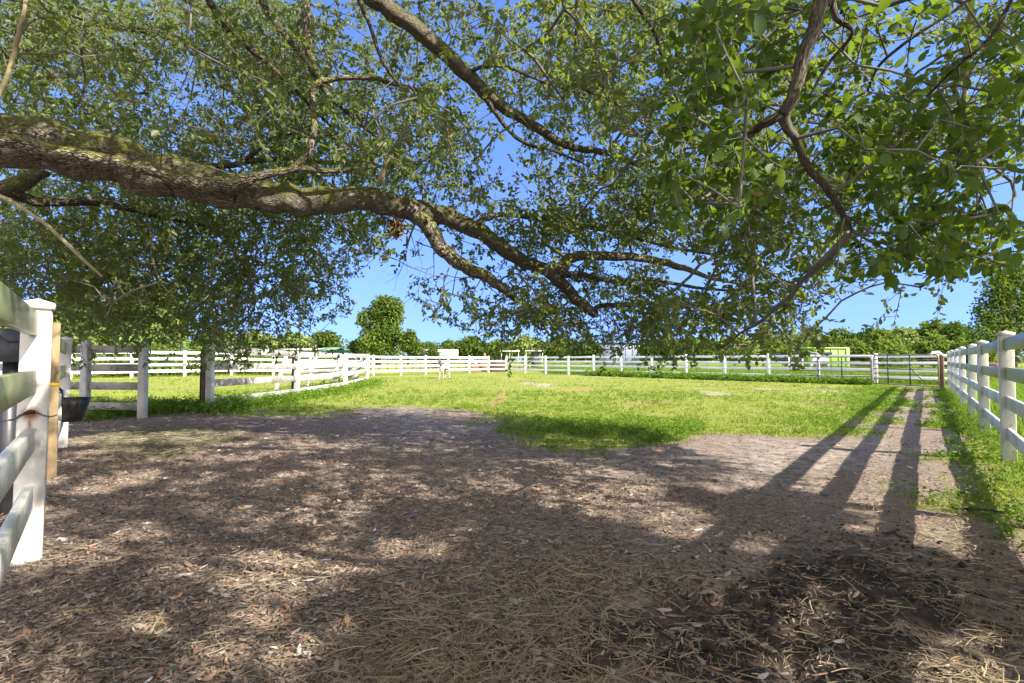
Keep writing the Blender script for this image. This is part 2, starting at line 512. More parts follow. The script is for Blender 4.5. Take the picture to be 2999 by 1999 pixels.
def blobs(x, y, lst, seed):
    sc = 2999 / 2352; r = np.zeros_like(x)
    for (u, v, ru, rv) in lst:
        c = GP(u * sc, v * sc); e = GP((u + ru) * sc, v * sc); f = GP(u * sc, (v - rv) * sc)
        ax = abs(e[0] - c[0]); ay = abs(f[1] - c[1])
        d = np.hypot((x - c[0]) / ax, (y - c[1]) / ay)
        r = np.maximum(r, np.clip(1.4 - d + (fbm(x * 2.2, y * 2.2, seed) - .5) * 1.6, 0, 1))
    return r


def masks(x, y):
    near = y < 60
    g = np.where(near, softmask(x, y, GRASS, .65, .85, 1), 1.0)
    for p_, q_ in zip(PATH[:-1], PATH[1:]):
        d_ = np.array(q_) - np.array(p_); t_ = np.clip(((x - p_[0]) * d_[0] + (y - p_[1]) * d_[1]) / (d_ @ d_), 0, 1)
        dd_ = np.hypot(x - p_[0] - t_ * d_[0], y - p_[1] - t_ * d_[1]) + (fbm(x * 1.6, y * 1.6, 27) - .5) * 1.9
        g = g * np.clip((dd_ - .26) / .3, 0, 1)
    s = np.where(near, softmask(x, y, SAND, 1.0, 1.1, 3) * np.clip(.25 + 1.3 * fbm(x * .8, y * .8, 23), 0, 1), 0)
    m = np.where(y < 8, softmask(x, y, MUD, .7, .8, 5) ** 1.3, 0)
    b = np.where(near, blobs(x, y, BARE, 31), 0)
    c = np.where(near, blobs(x, y, CLAY, 37), 0)
    return g, s, m, b, c


def base_h(x, y):
    return .25 * sst((-x - 9) / 8) * sst((y - 17) / 9)


def ground_h(x, y, m=None):
    x = np.asarray(x, float); y = np.asarray(y, float)
    fade = 1 / (1 + (y / 14.0) ** 2)
    h = (fbm(x * .8, y * .8, 51) - .5) * .06 * np.clip(fade * 2, 0, 1) + (fbm(x * 4, y * 4, 53) - .5) * .035 * fade
    if m is None: m = np.where(y < 8, softmask(x, y, MUD, .25, .25, 5), 0)
    hoof = fbm(x * 3.6 + .3 * fbm(x * 9, y * 9, 3), y * 3.6, 57, 2)
    pit = np.clip((.50 - hoof) * 5, 0, 1)
    h = h + m * (-.075 * pit + (fbm(x * 11, y * 11, 59, 3) - .5) * .11 + (fbm(x * 34, y * 34, 61, 2) - .5) * .035)
    return h + base_h(x, y)


def grow(lo, hi, s0, k, lim):
    r = [0.0]; s = s0
    while r[-1] < hi:
        s = min(lim, s0 + r[-1] * k) if r[-1] < 60 else s0 + r[-1] * .12
        r.append(r[-1] + s)
    return np.array(r)


xp = grow(0, 900, .028, .011, 9)
gx = np.concatenate([-xp[:0:-1], xp])
yp = grow(0, 1300, .022, .0125, 9) + 1.2
yn = 1.2 - grow(0, 60, .05, .12, 9)[1:]
gy = np.concatenate([yn[::-1], yp])
X, Y = np.meshgrid(gx, gy)
g, s_, m_, b_, c_ = masks(X.ravel(), Y.ravel())
H = ground_h(X.ravel(), Y.ravel(), m_)
nx, ny = len(gx), len(gy)
ii = (np.arange(ny - 1)[:, None] * nx + np.arange(nx - 1)[None, :]).ravel()
q = np.stack([ii, ii + 1, ii + nx + 1, ii + nx], 1)


def m_ground():
    k = NT('ground_soil'); c = k.coord()
    g = k.attr('grassy'); s = k.attr('sandy'); m = k.attr('muddy'); b = k.attr('bare'); cl = k.attr('clay')
    n1 = k.noise(c, 42, 5, .75); n2 = k.noise(c, 7, 5, .7); n3 = k.noise(c, 160, 3, .7); n4 = k.noise(c, 1.4, 4, .6)
    mulch = k.ramp(n1, [(.25, (.06, .046, .036)), (.45, (.18, .143, .112)), (.60, (.33, .265, .21)), (.75, (.50, .42, .34))])
    mulch = k.mix(k.ramp(n2, [(.4, 0), (.7, .6)]), mulch, (.19, .13, .09))
    sand = k.mix(n1, (.22, .185, .15), (.46, .40, .335))
    sand = k.mix(k.ramp(n2, [(.42, 0), (.60, .85)]), sand, (.15, .11, .085))
    mud = k.mix(n3, (.018, .014, .012), (.075, .058, .047))
    mud = k.mix(k.ramp(n2, [(.45, 0), (.7, .7)]), mud, (.14, .11, .085))
    grass = k.mix(n2, (.14, .17, .035), (.27, .30, .06))
    grass = k.mix(k.ramp(n4, [(.5, 0), (.75, .5)]), grass, (.27, .25, .08))
    grass = k.mix(k.ramp(n3, [(.5, 0), (.75, .35)]), grass, (.16, .12, .07))
    jit = k.math('MULTIPLY', k.math('SUBTRACT', n2, .5), .9)
    col = k.mix(k.ramp(k.math('ADD', s, jit), [(.35, 0), (.65, 1)]), mulch, sand)
    col = k.mix(k.ramp(k.math('ADD', m, jit), [(.3, 0), (.6, 1)]), col, mud)
    col = k.mix(k.ramp(k.math('ADD', g, jit), [(.35, 0), (.6, 1)]), col, grass)
    col = k.mix(k.ramp(k.math('ADD', b, jit), [(.3, 0), (1.0, .8)]), col, k.mix(n1, (.25, .21, .16), (.40, .345, .28)))
    col = k.mix(k.ramp(k.math('ADD', cl, jit), [(.4, 0), (.8, .7)]), col, (.34, .17, .10))
    h = k.math('ADD', n1, k.math('MULTIPLY', n3, .4))
    k.principled(col, .95, k.bump(h, .6, .02), spec=.1)
    return k.m


go = mesh_np('ground', np.stack([X.ravel(), Y.ravel(), H], 1), q.ravel(), np.arange(len(q)) * 4, m_ground(), None, True,
             {'grassy': g, 'sandy': s_, 'muddy': m_, 'bare': b_, 'clay': c_})
tag(go, kind='structure')

# ------------------------------------------------------------------ scatter primitives (numpy)


def norm(a):
    return a / np.maximum(np.linalg.norm(a, axis=-1, keepdims=True), 1e-9)


def leaf_mesh(B, D, N, L, W, lod, fold=.15, curl=.12):
    """returns verts, quads (flat), per leaf vertex count"""
    S = norm(np.cross(D, N)); N = np.cross(S, D)
    L = L[:, None]; W = W[:, None]
    if lod == 1:
        st = [(0, 0, 0), (.30, .42, fold), (.70, .46, fold), (1, 0, -curl), (.70, -.46, fold), (.30, -.42, fold)]
        V = np.stack([B + D * (L * a) + S * (W * b) + N * (W * c if c > 0 else L * c) for a, b, c in st], 1)
        f = np.array([[0, 5, 4, 3], [0, 3, 2, 1]])
    else:
        V = []
        for a, b in [(0, .03), (.18, .30), (.42, .46), (.68, .50), (.88, .34), (1.0, .06)]:
            cz = -curl * a * a
            for sg in (-1, 0, 1):
                V.append(B + D * (L * a) + S * (W * b * sg) + N * (W * fold * abs(sg) * b * 2 + L * cz))
        V = np.stack(V, 1)
        f = np.array([[3 * i + j, 3 * i + j + 1, 3 * i + j + 4, 3 * i + j + 3] for i in range(5) for j in range(2)])
    k = V.shape[1]
    n = len(B)
    F_ = (f[None] + (np.arange(n) * k)[:, None, None])
    return V.reshape(-1, 3), F_.reshape(-1), k


def build_leaves(name, mat, parts, parent=None, label=None):
    vs = []; fs = []; rs = []; off = 0
    for V, F_, k, r in parts:
        vs.append(V); fs.append(F_ + off); off += len(V); rs.append(np.repeat(r, k))
    fs = np.concatenate(fs)
    return mesh_np(name, np.concatenate(vs), fs, np.arange(len(fs) // 4) * 4, mat, parent, False, {'rnd': np.concatenate(rs)})


def rand_unit(n):
    return norm(rng.normal(size=(n, 3)))


def strands(B, az, L, W, curve, pitch, seg=3):
    """flat strips lying about: verts & quads"""
    n = len(B)
    D = np.stack([np.cos(az) * np.cos(pitch), np.sin(az) * np.cos(pitch), np.sin(pitch)], 1)
    S = np.stack([-np.sin(az), np.cos(az), np.zeros(n)], 1)
    tw = rng.uniform(-.9, .9, n)[:, None]
    U = np.cross(D, S) * -1
    Wd = S * np.cos(tw) + U * np.sin(tw)
    rows = []
    for i in range(seg + 1):
        t = i / seg
        c = B + D * (L * t)[:, None] + S * (curve * L * (t * t))[:, None] + np.array([0, 0, -1]) * (np.abs(pitch) * L * t * t * .6)[:, None]
        wd = Wd * (W * (1 - .5 * t))[:, None]
        rows += [c - wd, c + wd]
    V = np.stack(rows, 1); k = V.shape[1]
    f = np.array([[2 * i, 2 * i + 1, 2 * i + 3, 2 * i + 2] for i in range(seg)])
    F_ = f[None] + (np.arange(n) * k)[:, None, None]
    return V.reshape(-1, 3), F_.reshape(-1), k


def blades(B, H, W, lean, seg=2):
    n = len(B); az = rng.uniform(0, 2 * np.pi, n); la = rng.uniform(0, 2 * np.pi, n)
    S = np.stack([np.cos(az), np.sin(az), 0 * az], 1)
    Ld = np.stack([np.cos(la), np.sin(la), 0 * la], 1) * (lean * H)[:, None]
    Z = np.array([0, 0, 1.0])
    rows = []
    for i in range(seg + 1):
        t = i / seg
        c = B + Z * (H * t * (1 - .25 * lean * t))[:, None] + Ld * (t * t)
        wd = S * (W * (1 - t * .92))[:, None]
        rows += [c - wd, c + wd]
    V = np.stack(rows, 1); k = V.shape[1]
    f = np.array([[2 * i, 2 * i + 1, 2 * i + 3, 2 * i + 2] for i in range(seg)])
    F_ = f[None] + (np.arange(n) * k)[:, None, None]
    return V.reshape(-1, 3), F_.reshape(-1), k


def fan_pts(n, z0, z1, spread=1.15, p=0.0):
    """ground points, density falling with distance like the picture's"""
    t = rng.uniform(0, 1, n)
    Z = np.exp(np.log(z0) + t * np.log(z1 / z0)) if p == 0 else (z0 ** p + t * (z1 ** p - z0 ** p)) ** (1 / p)
    return rng.uniform(-spread, spread, n) * (Z + .6), Z


# ---- dead leaf litter
def m_litter():
    k = NT('leaf_litter'); r = k.attr('rnd'); c = k.coord()
    col = k.ramp(r, [(0, (.05, .04, .032)), (.25, (.13, .10, .078)), (.48, (.26, .207, .16)), (.66, (.42, .35, .28)), (.80, (.38, .21, .12)),
                     (.90, (.46, .23, .11)), (.96, (.42, .37, .33)), (1, (.62, .59, .56))])
    k.principled(k.mix(k.noise(c, 90, 3), col, k.mix(.5, col, (.03, .02, .015))), .7, spec=.25)
    return k.m


M['litter'] = m_litter()
x, z = fan_pts(250000, 1.15, 15)
g, s_, m_, b_, c_ = masks(x, z)
dens = (1 - g) * (1 - .5 * s_) * (1 - .80 * m_) * (.35 + .9 * sst((.75 - x / (z + .6)) / 1.1)) * (.45 + .8 * fbm(x * 1.1, z * 1.1, 71))
dens = dens * np.where(x > 2.2, .5, 1)
k = rng.uniform(0, 1, len(x)) < dens
x, z, s_, m_ = x[k], z[k], s_[k], m_[k]
n = len(x)
B = np.stack([x, z, ground_h(x, z) + rng.uniform(.002, .02, n)], 1)
az = rng.uniform(0, 2 * np.pi, n)
D = norm(np.stack([np.cos(az), np.sin(az), rng.normal(0, .22, n)], 1)); N = norm(np.stack([rng.normal(0, .35, n), rng.normal(0, .35, n), np.ones(n)], 1))
big = rng.uniform(0, 1, n) < .16
big = rng.uniform(0, 1, n) < .07
L = np.where(big, rng.uniform(.045, .075, n), rng.uniform(.015, .04, n)); W = L * rng.uniform(.16, .42, n)
r = np.clip(rng.beta(1.5, 2.0, n) + np.where(big, .2, 0), 0, .99)
nr = z < 4.2
pr = []
for msk, lod in ((nr, 0), (~nr, 1)):
    V, F_, kk = leaf_mesh(B[msk], D[msk], N[msk], L[msk], W[msk], lod, rng.choice([-.3, .25]), .15)
    pr.append((V, F_, kk, r[msk]))
lo = build_leaves('leaf_litter', M['litter'], pr)
tag(lo, 'carpet of dead brown and rust oak leaves over the shaded mulch', 'leaf litter', kind='stuff')

# ---- straw
x, z = fan_pts(240000, 1.15, 14)
g, s_, m_, b_, c_ = masks(x, z)
hb = softmask(x, z, HAYB, .25, .3, 81); hc = softmask(x, z, HAYC, .3, .3, 83)
dens = np.clip(.24 + .75 * hb + .55 * hc + .14 * m_ + .14 * s_, 0, 1) * (1 - .9 * g) * (.15 + 1.1 * fbm(x * 1.7, z * 1.7, 85) ** 1.3)
k = rng.uniform(0, 1, len(x)) < dens
x, z, hb = x[k], z[k], np.maximum(hb, hc)[k]; n = len(x)
L = rng.uniform(.04, .17, n) * (.75 + .35 * hb); W = rng.uniform(.0008, .0022, n) * (1 + .06 * z)
B = np.stack([x, z, ground_h(x, z) + rng.uniform(.003, .022, n) + hb * rng.uniform(0, .025, n)], 1)
V, F_, kk = strands(B, rng.uniform(0, 2 * np.pi, n), L, W, rng.normal(0, .35, n), rng.normal(0, .16, n))
st = build_leaves('straw', M['straw'], [(V, F_, kk, rng.beta(2, 2, n))])
tag(st, 'loose tan hay strands strewn over the dark churned dirt', 'straw', kind='stuff')
# ---- churned clods in the dark mud
x, z = fan_pts(42000, 1.3, 7.5)
md = softmask(x, z, MUD, .5, .6, 5)
k = rng.uniform(0, 1, len(x)) < md * (.15 + 1.0 * fbm(x * 2.2, z * 2.2, 87))
x, z = x[k], z[k]; n = len(x)
oc = np.array([[1, 0, 0], [-1, 0, 0], [0, 1, 0], [0, -1, 0], [0, 0, 1], [0, 0, -1], [.7, .7, 0], [.7, -.7, 0], [-.7, .7, 0], [-.7, -.7, 0], [.7, 0, .7], [-.7, 0, .7], [0, .7, .7], [0, -.7, .7]])
of = np.array([[4, 10, 6, 12], [4, 12, 8, 11], [4, 11, 9, 13], [4, 13, 7, 10], [10, 0, 6, 6], [12, 6, 2, 8], [11, 8, 1, 9], [13, 9, 3, 7], [10, 7, 0, 0], [5, 6, 0, 7], [5, 8, 2, 6], [5, 9, 1, 8], [5, 7, 3, 9]])
sz_ = np.where(rng.uniform(0, 1, n) < .04, rng.uniform(.012, .024, n), rng.uniform(.003, .011, n))
V = np.stack([x, z, ground_h(x, z) + sz_ * .25], 1)[:, None] + oc[None] * (sz_[:, None] * rng.uniform(.6, 1.35, (n, 14)))[..., None] * np.array([1.2, 1.2, .75])
tri = [f_ for f_ in of.tolist()]
fl = []; ls = []; cntl = 0
base_f = [f_ if f_[2] != f_[3] else f_[:3] for f_ in tri]
lens = np.array([len(f_) for f_ in base_f]); flat = np.concatenate([np.array(f_) for f_ in base_f])
FI = (flat[None] + (np.arange(n) * 14)[:, None]).ravel()
st0 = np.concatenate([[0], np.cumsum(lens)[:-1]])
LS = (st0[None] + (np.arange(n) * lens.sum())[:, None]).ravel()
M['clod'] = m_flat('mud_clod', (.07, .055, .045), .95, 0, .6, 60, .4, .1, (.025, .02, .016))
tag(mesh_np('mud_clods', V.reshape(-1, 3), FI, LS, M['clod'], None, True), 'dark crumbly clods of churned mud in the right foreground', 'mud', kind='stuff')
# ---- old hay heap left
x = rng.uniform(-11, -4, 60000); z = rng.uniform(6, 11, 60000)
k = rng.uniform(0, 1, len(x)) < softmask(x, z, HAYA, .3, .4, 91) * (.1 + 1.1 * fbm(x * 1.5, z * 1.5, 93))
x, z = x[k], z[k]; n = len(x)
B = np.stack([x, z, ground_h(x, z) + rng.uniform(0, .05, n)], 1)
V, F_, kk = strands(B, rng.uniform(0, 2 * np.pi, n), rng.uniform(.1, .3, n), rng.uniform(.0018, .004, n), rng.normal(0, .4, n), rng.normal(0, .2, n))
hy = build_leaves('hay', M['hay'], [(V, F_, kk, rng.beta(2, 2, n))])
tag(hy, 'grey green spread of old hay lying on the mulch', 'hay', kind='stuff')

# ---- lawn grass
parts = []
x, z = fan_pts(520000, 4.0, 55, 1.2, -.35)
g, s_, m_, b_, c_ = masks(x, z)
pat = fbm(x * .55, z * .55, 101); pat2 = fbm(x * 2.3, z * 2.3, 103)
k = rng.uniform(0, 1, len(x)) < np.clip((g - .25) * 1.5, 0, 1) * (1 - .93 * b_) * (1 - .6 * c_) * (.12 + 1.1 * pat2)
x, z, pat, pat2 = x[k], z[k], pat[k], pat2[k]; n = len(x)
Hh = rng.uniform(.018, .052, n) * (.35 + 1.3 * pat2) * (1 + .008 * z); Wd = rng.uniform(.0035, .008, n) * (1 + .05 * z)
B = np.stack([x, z, ground_h(x, z) - .004], 1)
V, F_, kk = blades(B, Hh, Wd, rng.uniform(.2, 1.3, n), 1)
r = np.clip(rng.beta(2.2, 2.6, n) * .85 + (pat - .5) * 1.15 + np.where(rng.uniform(0, 1, n) < .12, .4, 0), 0, 1)
parts.append((V, F_, kk, r))
lawn = build_leaves('lawn_grass', M['grass'], parts)
tag(lawn, 'short sunny yellow green grass covering the paddock', 'grass', kind='stuff')


# ---- leafy weeds along fence feet and the shaded grass edge
def weeds(n, fx, hlo, hhi, name, label, mat='weed', per=9, wl=(.025, .05), rb=0.0):
    x, z, wgt = fx(n)
    k = rng.uniform(0, 1, len(x)) < wgt
    x, z = x[k], z[k]; n = len(x)
    hh = rng.uniform(hlo, hhi, n) * (.6 + .8 * fbm(x * 1.6, z * 1.6, 111))
    gz = ground_h(x, z)
    idx = np.repeat(np.arange(n), per); tt = rng.uniform(.15, 1, len(idx))
    a = rng.uniform(0, 2 * np.pi, len(idx)); sp = hh[idx] * .45 * rng.uniform(.1, 1, len(idx))
    B = np.stack([x[idx] + np.cos(a) * sp, z[idx] + np.sin(a) * sp, gz[idx] + hh[idx] * tt], 1)
    D = norm(np.stack([np.cos(a), np.sin(a), rng.normal(.1, .4, len(idx))], 1)); N = norm(np.stack([rng.normal(0, .4, len(idx)), rng.normal(0, .4, len(idx)), np.ones(len(idx))], 1))
    sc = (1 + .035 * z[idx])
    L = rng.uniform(wl[0], wl[1], len(idx)) * sc; W = L * rng.uniform(.35, .6, len(idx))
    V, F_, kk = leaf_mesh(B, D, N, L, W, 1)
    r = np.clip(rng.beta(2, 2, len(idx)) * .8 + rb + .25 * (fbm(x, z, 117)[idx] - .5), 0, 1)
    Bb = np.stack([x, z, gz - .01], 1)
    Bb = np.repeat(Bb, 3, 0); Bb[:, :2] += rng.normal(0, .03, (len(Bb), 2))
    V2, F2, k2 = blades(Bb, np.repeat(hh, 3) * rng.uniform(.7, 1.3, 3 * n), rng.uniform(.003, .006, 3 * n) * (1 + .04 * np.repeat(z, 3)), rng.uniform(.2, 1, 3 * n), 2)
    o = build_leaves(name, M[mat], [(V, F_, kk, r), (V2, F2, k2, np.repeat(rng.beta(2, 2, n) * .8, 3))])
    return tag(o, label, 'weeds', kind='stuff')


def along(p, q, sd, n, taper=0):
    p, q = np.array(p), np.array(q)
    t = rng.uniform(0, 1, n); d = (q - p) / np.linalg.norm(q - p); nn = np.array([-d[1], d[0]])
    o = rng.normal(0, 1, n) * sd
    P = p[None] + (q - p)[None] * t[:, None] + nn[None] * o[:, None]
    return P[:, 0], P[:, 1]


RF = [np.array([5.73, 6.14]) + np.array([1.92, 2.46]) * i for i in range(-3, 7)]      # right fence posts
def f_verge(n):
    x, y = along(RF[1], RF[9] - np.array([.3, .5]), 1.0, n)
    g = masks(x, y)[0]
    return x - .7, y + .5, np.clip((masks(x - .7, y + .5)[0] - .2) * 1.4, 0, 1) * (.35 + .9 * fbm(x * .9, y * .9, 121))
weeds(9000, f_verge, .04, .15, 'verge_weeds', 'bright green weeds along the foot of the near white fence', wl=(.02, .042))
def f_shade(n):
    sc = 2999 / 2352
    u = rng.uniform(430, 1620, n) * sc; v = rng.uniform(900, 1050, n) * sc
    P = np.array([GP(a, b) for a, b in zip(u, v)])
    return P[:, 0], P[:, 1], np.clip((masks(P[:, 0], P[:, 1])[0] - .25) * 1.4, 0, 1) * np.clip(fbm(P[:, 0] * .9, P[:, 1] * .9, 131) * 2.2 - .6, 0, 1)
weeds(9000, f_shade, .04, .12, 'edge_weeds', 'darker leafy weeds on the shaded grass edge', wl=(.02, .04))
def f_lawn(n):
    x, z = fan_pts(n, 8, 34, 1.0)
    return x, z, np.clip(masks(x, z)[0], 0, 1) * np.clip(fbm(x * .8, z * .8, 141) * 4 - 2.1, 0, 1)
weeds(16000, f_lawn, .03, .085, 'lawn_weeds', 'scattered low weed tufts in the sunny lawn', wl=(.018, .035), per=7)
def f_inner(n):
    x, y = along((-9.2, 10.4), (-6.2, 12.4), .45, n)
    return x, y, .8 * np.clip((masks(x, y)[0]) * 1.4 + .25, 0, 1)
weeds(2600, f_inner, .12, .34, 'gateway_weeds', 'ferny green weeds under the weathered board fence', wl=(.03, .06))
def f_pen(n):
    a = along((-6.9, 12.2), (-6.5, 17), .35, n // 2); b = along((-6.5, 17), (-7.4, 27), .5, n - n // 2)
    x = np.concatenate([a[0], b[0]]); y = np.concatenate([a[1], b[1]])
    return x, y, np.full(len(x), .8)
weeds(2600, f_pen, .08, .28, 'pen_weeds', 'leafy weeds along the foot of the small pen', wl=(.03, .06))


# ------------------------------------------------------------------ fences
def rail_fence(name, label, pts, base, Hs, heights, posts_on, mats, parent=None, rail=(.04, .14), pw=.127, cap=True, group=None, tilt=None, cap_over=.012,
               rails_skip=(), post_mats=None, rail_mats=None, rail_jit=0.0, bay_mats=None):
    """a straight or bent run: posts (with caps) and rails as parts"""
    p0 = pts[0]
    root = empty(name, (p0[0], p0[1], 0), label, 'fence', group)
    for i, p in enumerate(pts):
        a = np.array(pts[max(i - 1, 0)]); b = np.array(pts[min(i + 1, len(pts) - 1)])
        d = (b - a) / np.linalg.norm(b - a)
        if i in posts_on:
            bz = base[i]; h = Hs[i]
            tl = tilt.get(i, (0, 0)) if tilt else (random.uniform(-.006, .006), random.uniform(-.006, .006))
            up = Vector((tl[0], tl[1], 1)).normalized()
            mb = MB(); zl = -.15
            c = Vector((p[0], p[1], bz)) + up * ((h + zl) / 2)
            mb.box(c, (pw, pw, h - zl), (d[0], d[1], 0), up, .006)
            pm = (post_mats or {}).get(i, mats[0])
            po = mb.build('post', pm, root)
            if cap:
                top = Vector((p[0], p[1], bz)) + up * h
                cb = MB(); xx = Vector((d[0], d[1], 0)); xx = (xx - up * xx.dot(up)).normalized(); yy = up.cross(xx); e = pw / 2 + cap_over
                vs = [top + xx * (sx * e) + yy * (sy * e) + up * zz for zz in (-.022, .012) for sx, sy in ((-1, -1), (1, -1), (1, 1), (-1, 1))] + [top + up * .042]
                cb.add(vs, [(3, 2, 1, 0), (0, 1, 5, 4), (1, 2, 6, 5), (2, 3, 7, 6), (3, 0, 4, 7), (4, 5, 8), (5, 6, 8), (6, 7, 8), (7, 4, 8)])
                po['along'] = 0
                cb.build('post_cap', mats[0], po)
        if i < len(pts) - 1 and i not in rails_skip:
            q = pts[i + 1]
            for j, fr in enumerate(heights):
                A = Vector((p[0], p[1], base[i] + Hs[i] * fr + random.uniform(-1, 1) * rail_jit)); Bq = Vector((q[0], q[1], base[i + 1] + Hs[i + 1] * fr + random.uniform(-1, 1) * rail_jit))
                mb = MB(); dr = Bq - A
                L = dr.length - (pw * .6 if i in posts_on or (i + 1) in posts_on else 0)
                mb.box((A + Bq) / 2, (L, rail[0], rail[1]), dr, (0, 0, 1), .004)
                mb.build('rail', (bay_mats or {}).get(i) or (rail_mats[j] if rail_mats else mats[1]), root)
    return root


HT = (.92, .69, .465, .22)
# far perimeter, two straight runs meeting at the corner
LFp = [(-19.36 + 1.569 * i, 26.96 + 1.843 * i) for i in range(-5, 12)]
rail_fence('perimeter_fence', 'long sunlit white four rail fence at the far left before the vine hedge', LFp, [float(base_h(np.array(p[0]), np.array(p[1]))) for p in LFp],
           [1.40 if i < 10 else 1.46 for i in range(len(LFp))], HT, range(len(LFp)), (M['vinyl_far'], M['vinyl_far']), rail=(.04, .145))
RFp = [(-.5486 + 1.642 * i, 47.107 - 1.9643 * i) for i in range(0, 13)]
RFp[12] = (19.4, 23.3)
tl = {i: (random.uniform(-.02, .02), 0) for i in range(13)}
tl[0] = (.035, 0); tl[1] = (.025, 0)
rail_fence('perimeter_fence', 'white four rail fence with shaded face along the back, running behind the two pipe gates', RFp, [0.0] * 13, [1.46 + .02 * math.sin(i * 2.1) for i in range(13)], HT,
           range(12), (M['vinyl_far'], M['vinyl_far']), rail=(.04, .14), tilt=tl)
# the bay that closes the far corner
cx = [LFp[-1], RFp[0]]
rail_fence('corner_fence', 'short white three rail bay closing the far corner before the clay heap', cx, [0, 0], [1.46, 1.46], HT[1:], (), (M['vinyl_far'], M['vinyl_far']))
# right near fence
rpts = [tuple(p) for p in RF]
tilt = {i: (0, 0) for i in range(10)}
tilt[5] = (.03, -.01); tilt[4] = (-.006, 0); tilt[3] = (0, 0); tilt[7] = (.012, 0)
rail_fence('paddock_fence', 'near white fence on the right with algae streaked rails, running down to the gates', rpts, [0.0] * 10,
           [1.47, 1.47, 1.47, 1.475, 1.455, 1.47, 1.47, 1.46, 1.47, 1.46], HT, range(10), (M['vinyl_spot'], M['vinyl_algae']), tilt=tilt,
           rail_mats=[M['vinyl_algae'], M['vinyl_algae'], M['vinyl_mid'], M['vinyl_mid']], post_mats={0: M['vinyl'], 6: M['vinyl'], 7: M['vinyl']}, pw=.131)

# left near fence: near panel, chained gap, timber stake, farther panel
fd = np.array([-.62, .785])
N0 = np.array([-2.83, 3.13]); N2 = np.array([-6.18, 7.30])
lp = [tuple(N0 - fd * 5.0), tuple(N0 - fd * 2.5), tuple(N0)]
lf = rail_fence('yard_fence', 'nearest white fence on the left with green algae rails and a rusty post', lp, [0, 0, 0], [1.50, 1.50, 1.50], (.925, .70, .478, .255),
                range(3), (M['near_post'], M['vinyl_algae']), rail_mats=[M['vinyl_algae'], M['vinyl_algae'], M['vinyl_mid'], M['vinyl_mid']], rail=(.045, .135), pw=.135,
                tilt={0: (0, 0), 1: (0, 0), 2: (.012, 0)})
for o in lf.children:
    if o.name.startswith('post'):
        me = o.data; a = me.attributes.new('along', 'FLOAT', 'POINT')
        vv = np.zeros(len(me.vertices) * 3, np.float32); me.vertices.foreach_get('co', vv); vv = vv.reshape(-1, 3)
        off = np.array([N0[0] - lp[0][0], N0[1] - lp[0][1]])
        a.data.foreach_set('value', ((vv[:, :2] - off) @ np.array([.785, .62])).astype(np.float32))
wpt = np.array([-4.60, 5.33])
q0 = wpt + fd * .10
rail_fence('yard_fence', 'second white fence panel on the left, where the black feeder hangs', [tuple(q0), tuple(N2), tuple(N2 + fd * 4.05)], [0, 0, 0], [1.46, 1.46, 1.46], (.92, .70, .478, .255),
           (1,), (M['vinyl'], M['vinyl_mid']), rail_mats=[M['vinyl_algae'], M['vinyl_algae'], M['vinyl_mid'], M['vinyl_mid']], rail=(.045, .15), pw=.135, tilt={1: (.015, 0)}, rails_skip=(1,))
# timber stake with strap
mb = MB(); mb.box((wpt[0], wpt[1], .70), (.075, .05, 1.70), (.78, .62, 0), (.035, -.01, 1), .004)
stk = mb.build('stake', M['stake']); tag(stk, 'raw timber stake with a yellow strap beside the rusty white post', 'post')
mb = MB(); mb.box((wpt[0], wpt[1], .93), (.092, .066, .035), (.78, .62, 0), (.035, -.01, 1)); mb.build('strap', M['yellow'], stk)

# inner board fence left of the gateway
ip = [(-11.4, 10.75), (-8.55, 10.62), (-7.44, 10.66)]
rail_fence('board_fence', 'short weathered board fence left of the grassy gateway', ip, [0, 0, 0], [1.53, 1.53, 1.53], (.905, .665, .425, .16), (1, 2),
           (M['grey_post'], M['dirty_shaded_board']), rail=(.03, .15), pw=.135, cap=False, tilt={1: (.012, 0), 2: (.035, .0)}, rail_jit=.01)
# round pen
pp = [(-6.86, 12.05), (-6.57, 16.2), (-6.60, 21.0), (-7.45, 27.3), (-10.5, 29.3), (-13.5, 30.2)]
pen = rail_fence('pen_fence', 'curving board pen right of the gateway, grimy and shade toned at its near end', pp[:4], [0, 0, 0, 0], [1.53, 1.44, 1.43, 1.46], (.93, .67, .42, .14), range(4),
           (M['vinyl'], M['grey_board']), rail=(.03, .17), pw=.14, cap=False, post_mats={0: M['grey_post'], 1: M['grey_post']}, rail_mats=[M['grey_board']] * 4, rail_jit=.015, bay_mats={0: M['dirty_shaded_board']},
           tilt={0: (.0, 0), 1: (0, 0), 2: (.012, 0), 3: (.01, 0)})
# two dark timbers beside the pen post
for (x, y, h, mt, lab) in ((-6.99, 12.05, 1.44, 'brown_post', 'reddish brown timber post leaning on the white pen post'), (-7.13, 12.2, 1.40, 'rust', 'thin dark post behind the brown timber at the gateway')):
    mb = MB(); mb.box((x, y, h / 2 - .05), (.10 if mt == 'brown_post' else .06, .09, h + .1), (1, 0, 0), (.01, 0, 1), .004)
    tag(mb.build('timber_post', M[mt]), lab, 'post')
# brown back-up post behind the second pen post
mb = MB(); mb.box((-6.72, 16.32, .62), (.10, .10, 1.4), (1, 0, 0), (0, 0, 1), .004)
tag(mb.build('timber_post', M['brown_post']), 'dark timber post behind the bending pen boards', 'post')
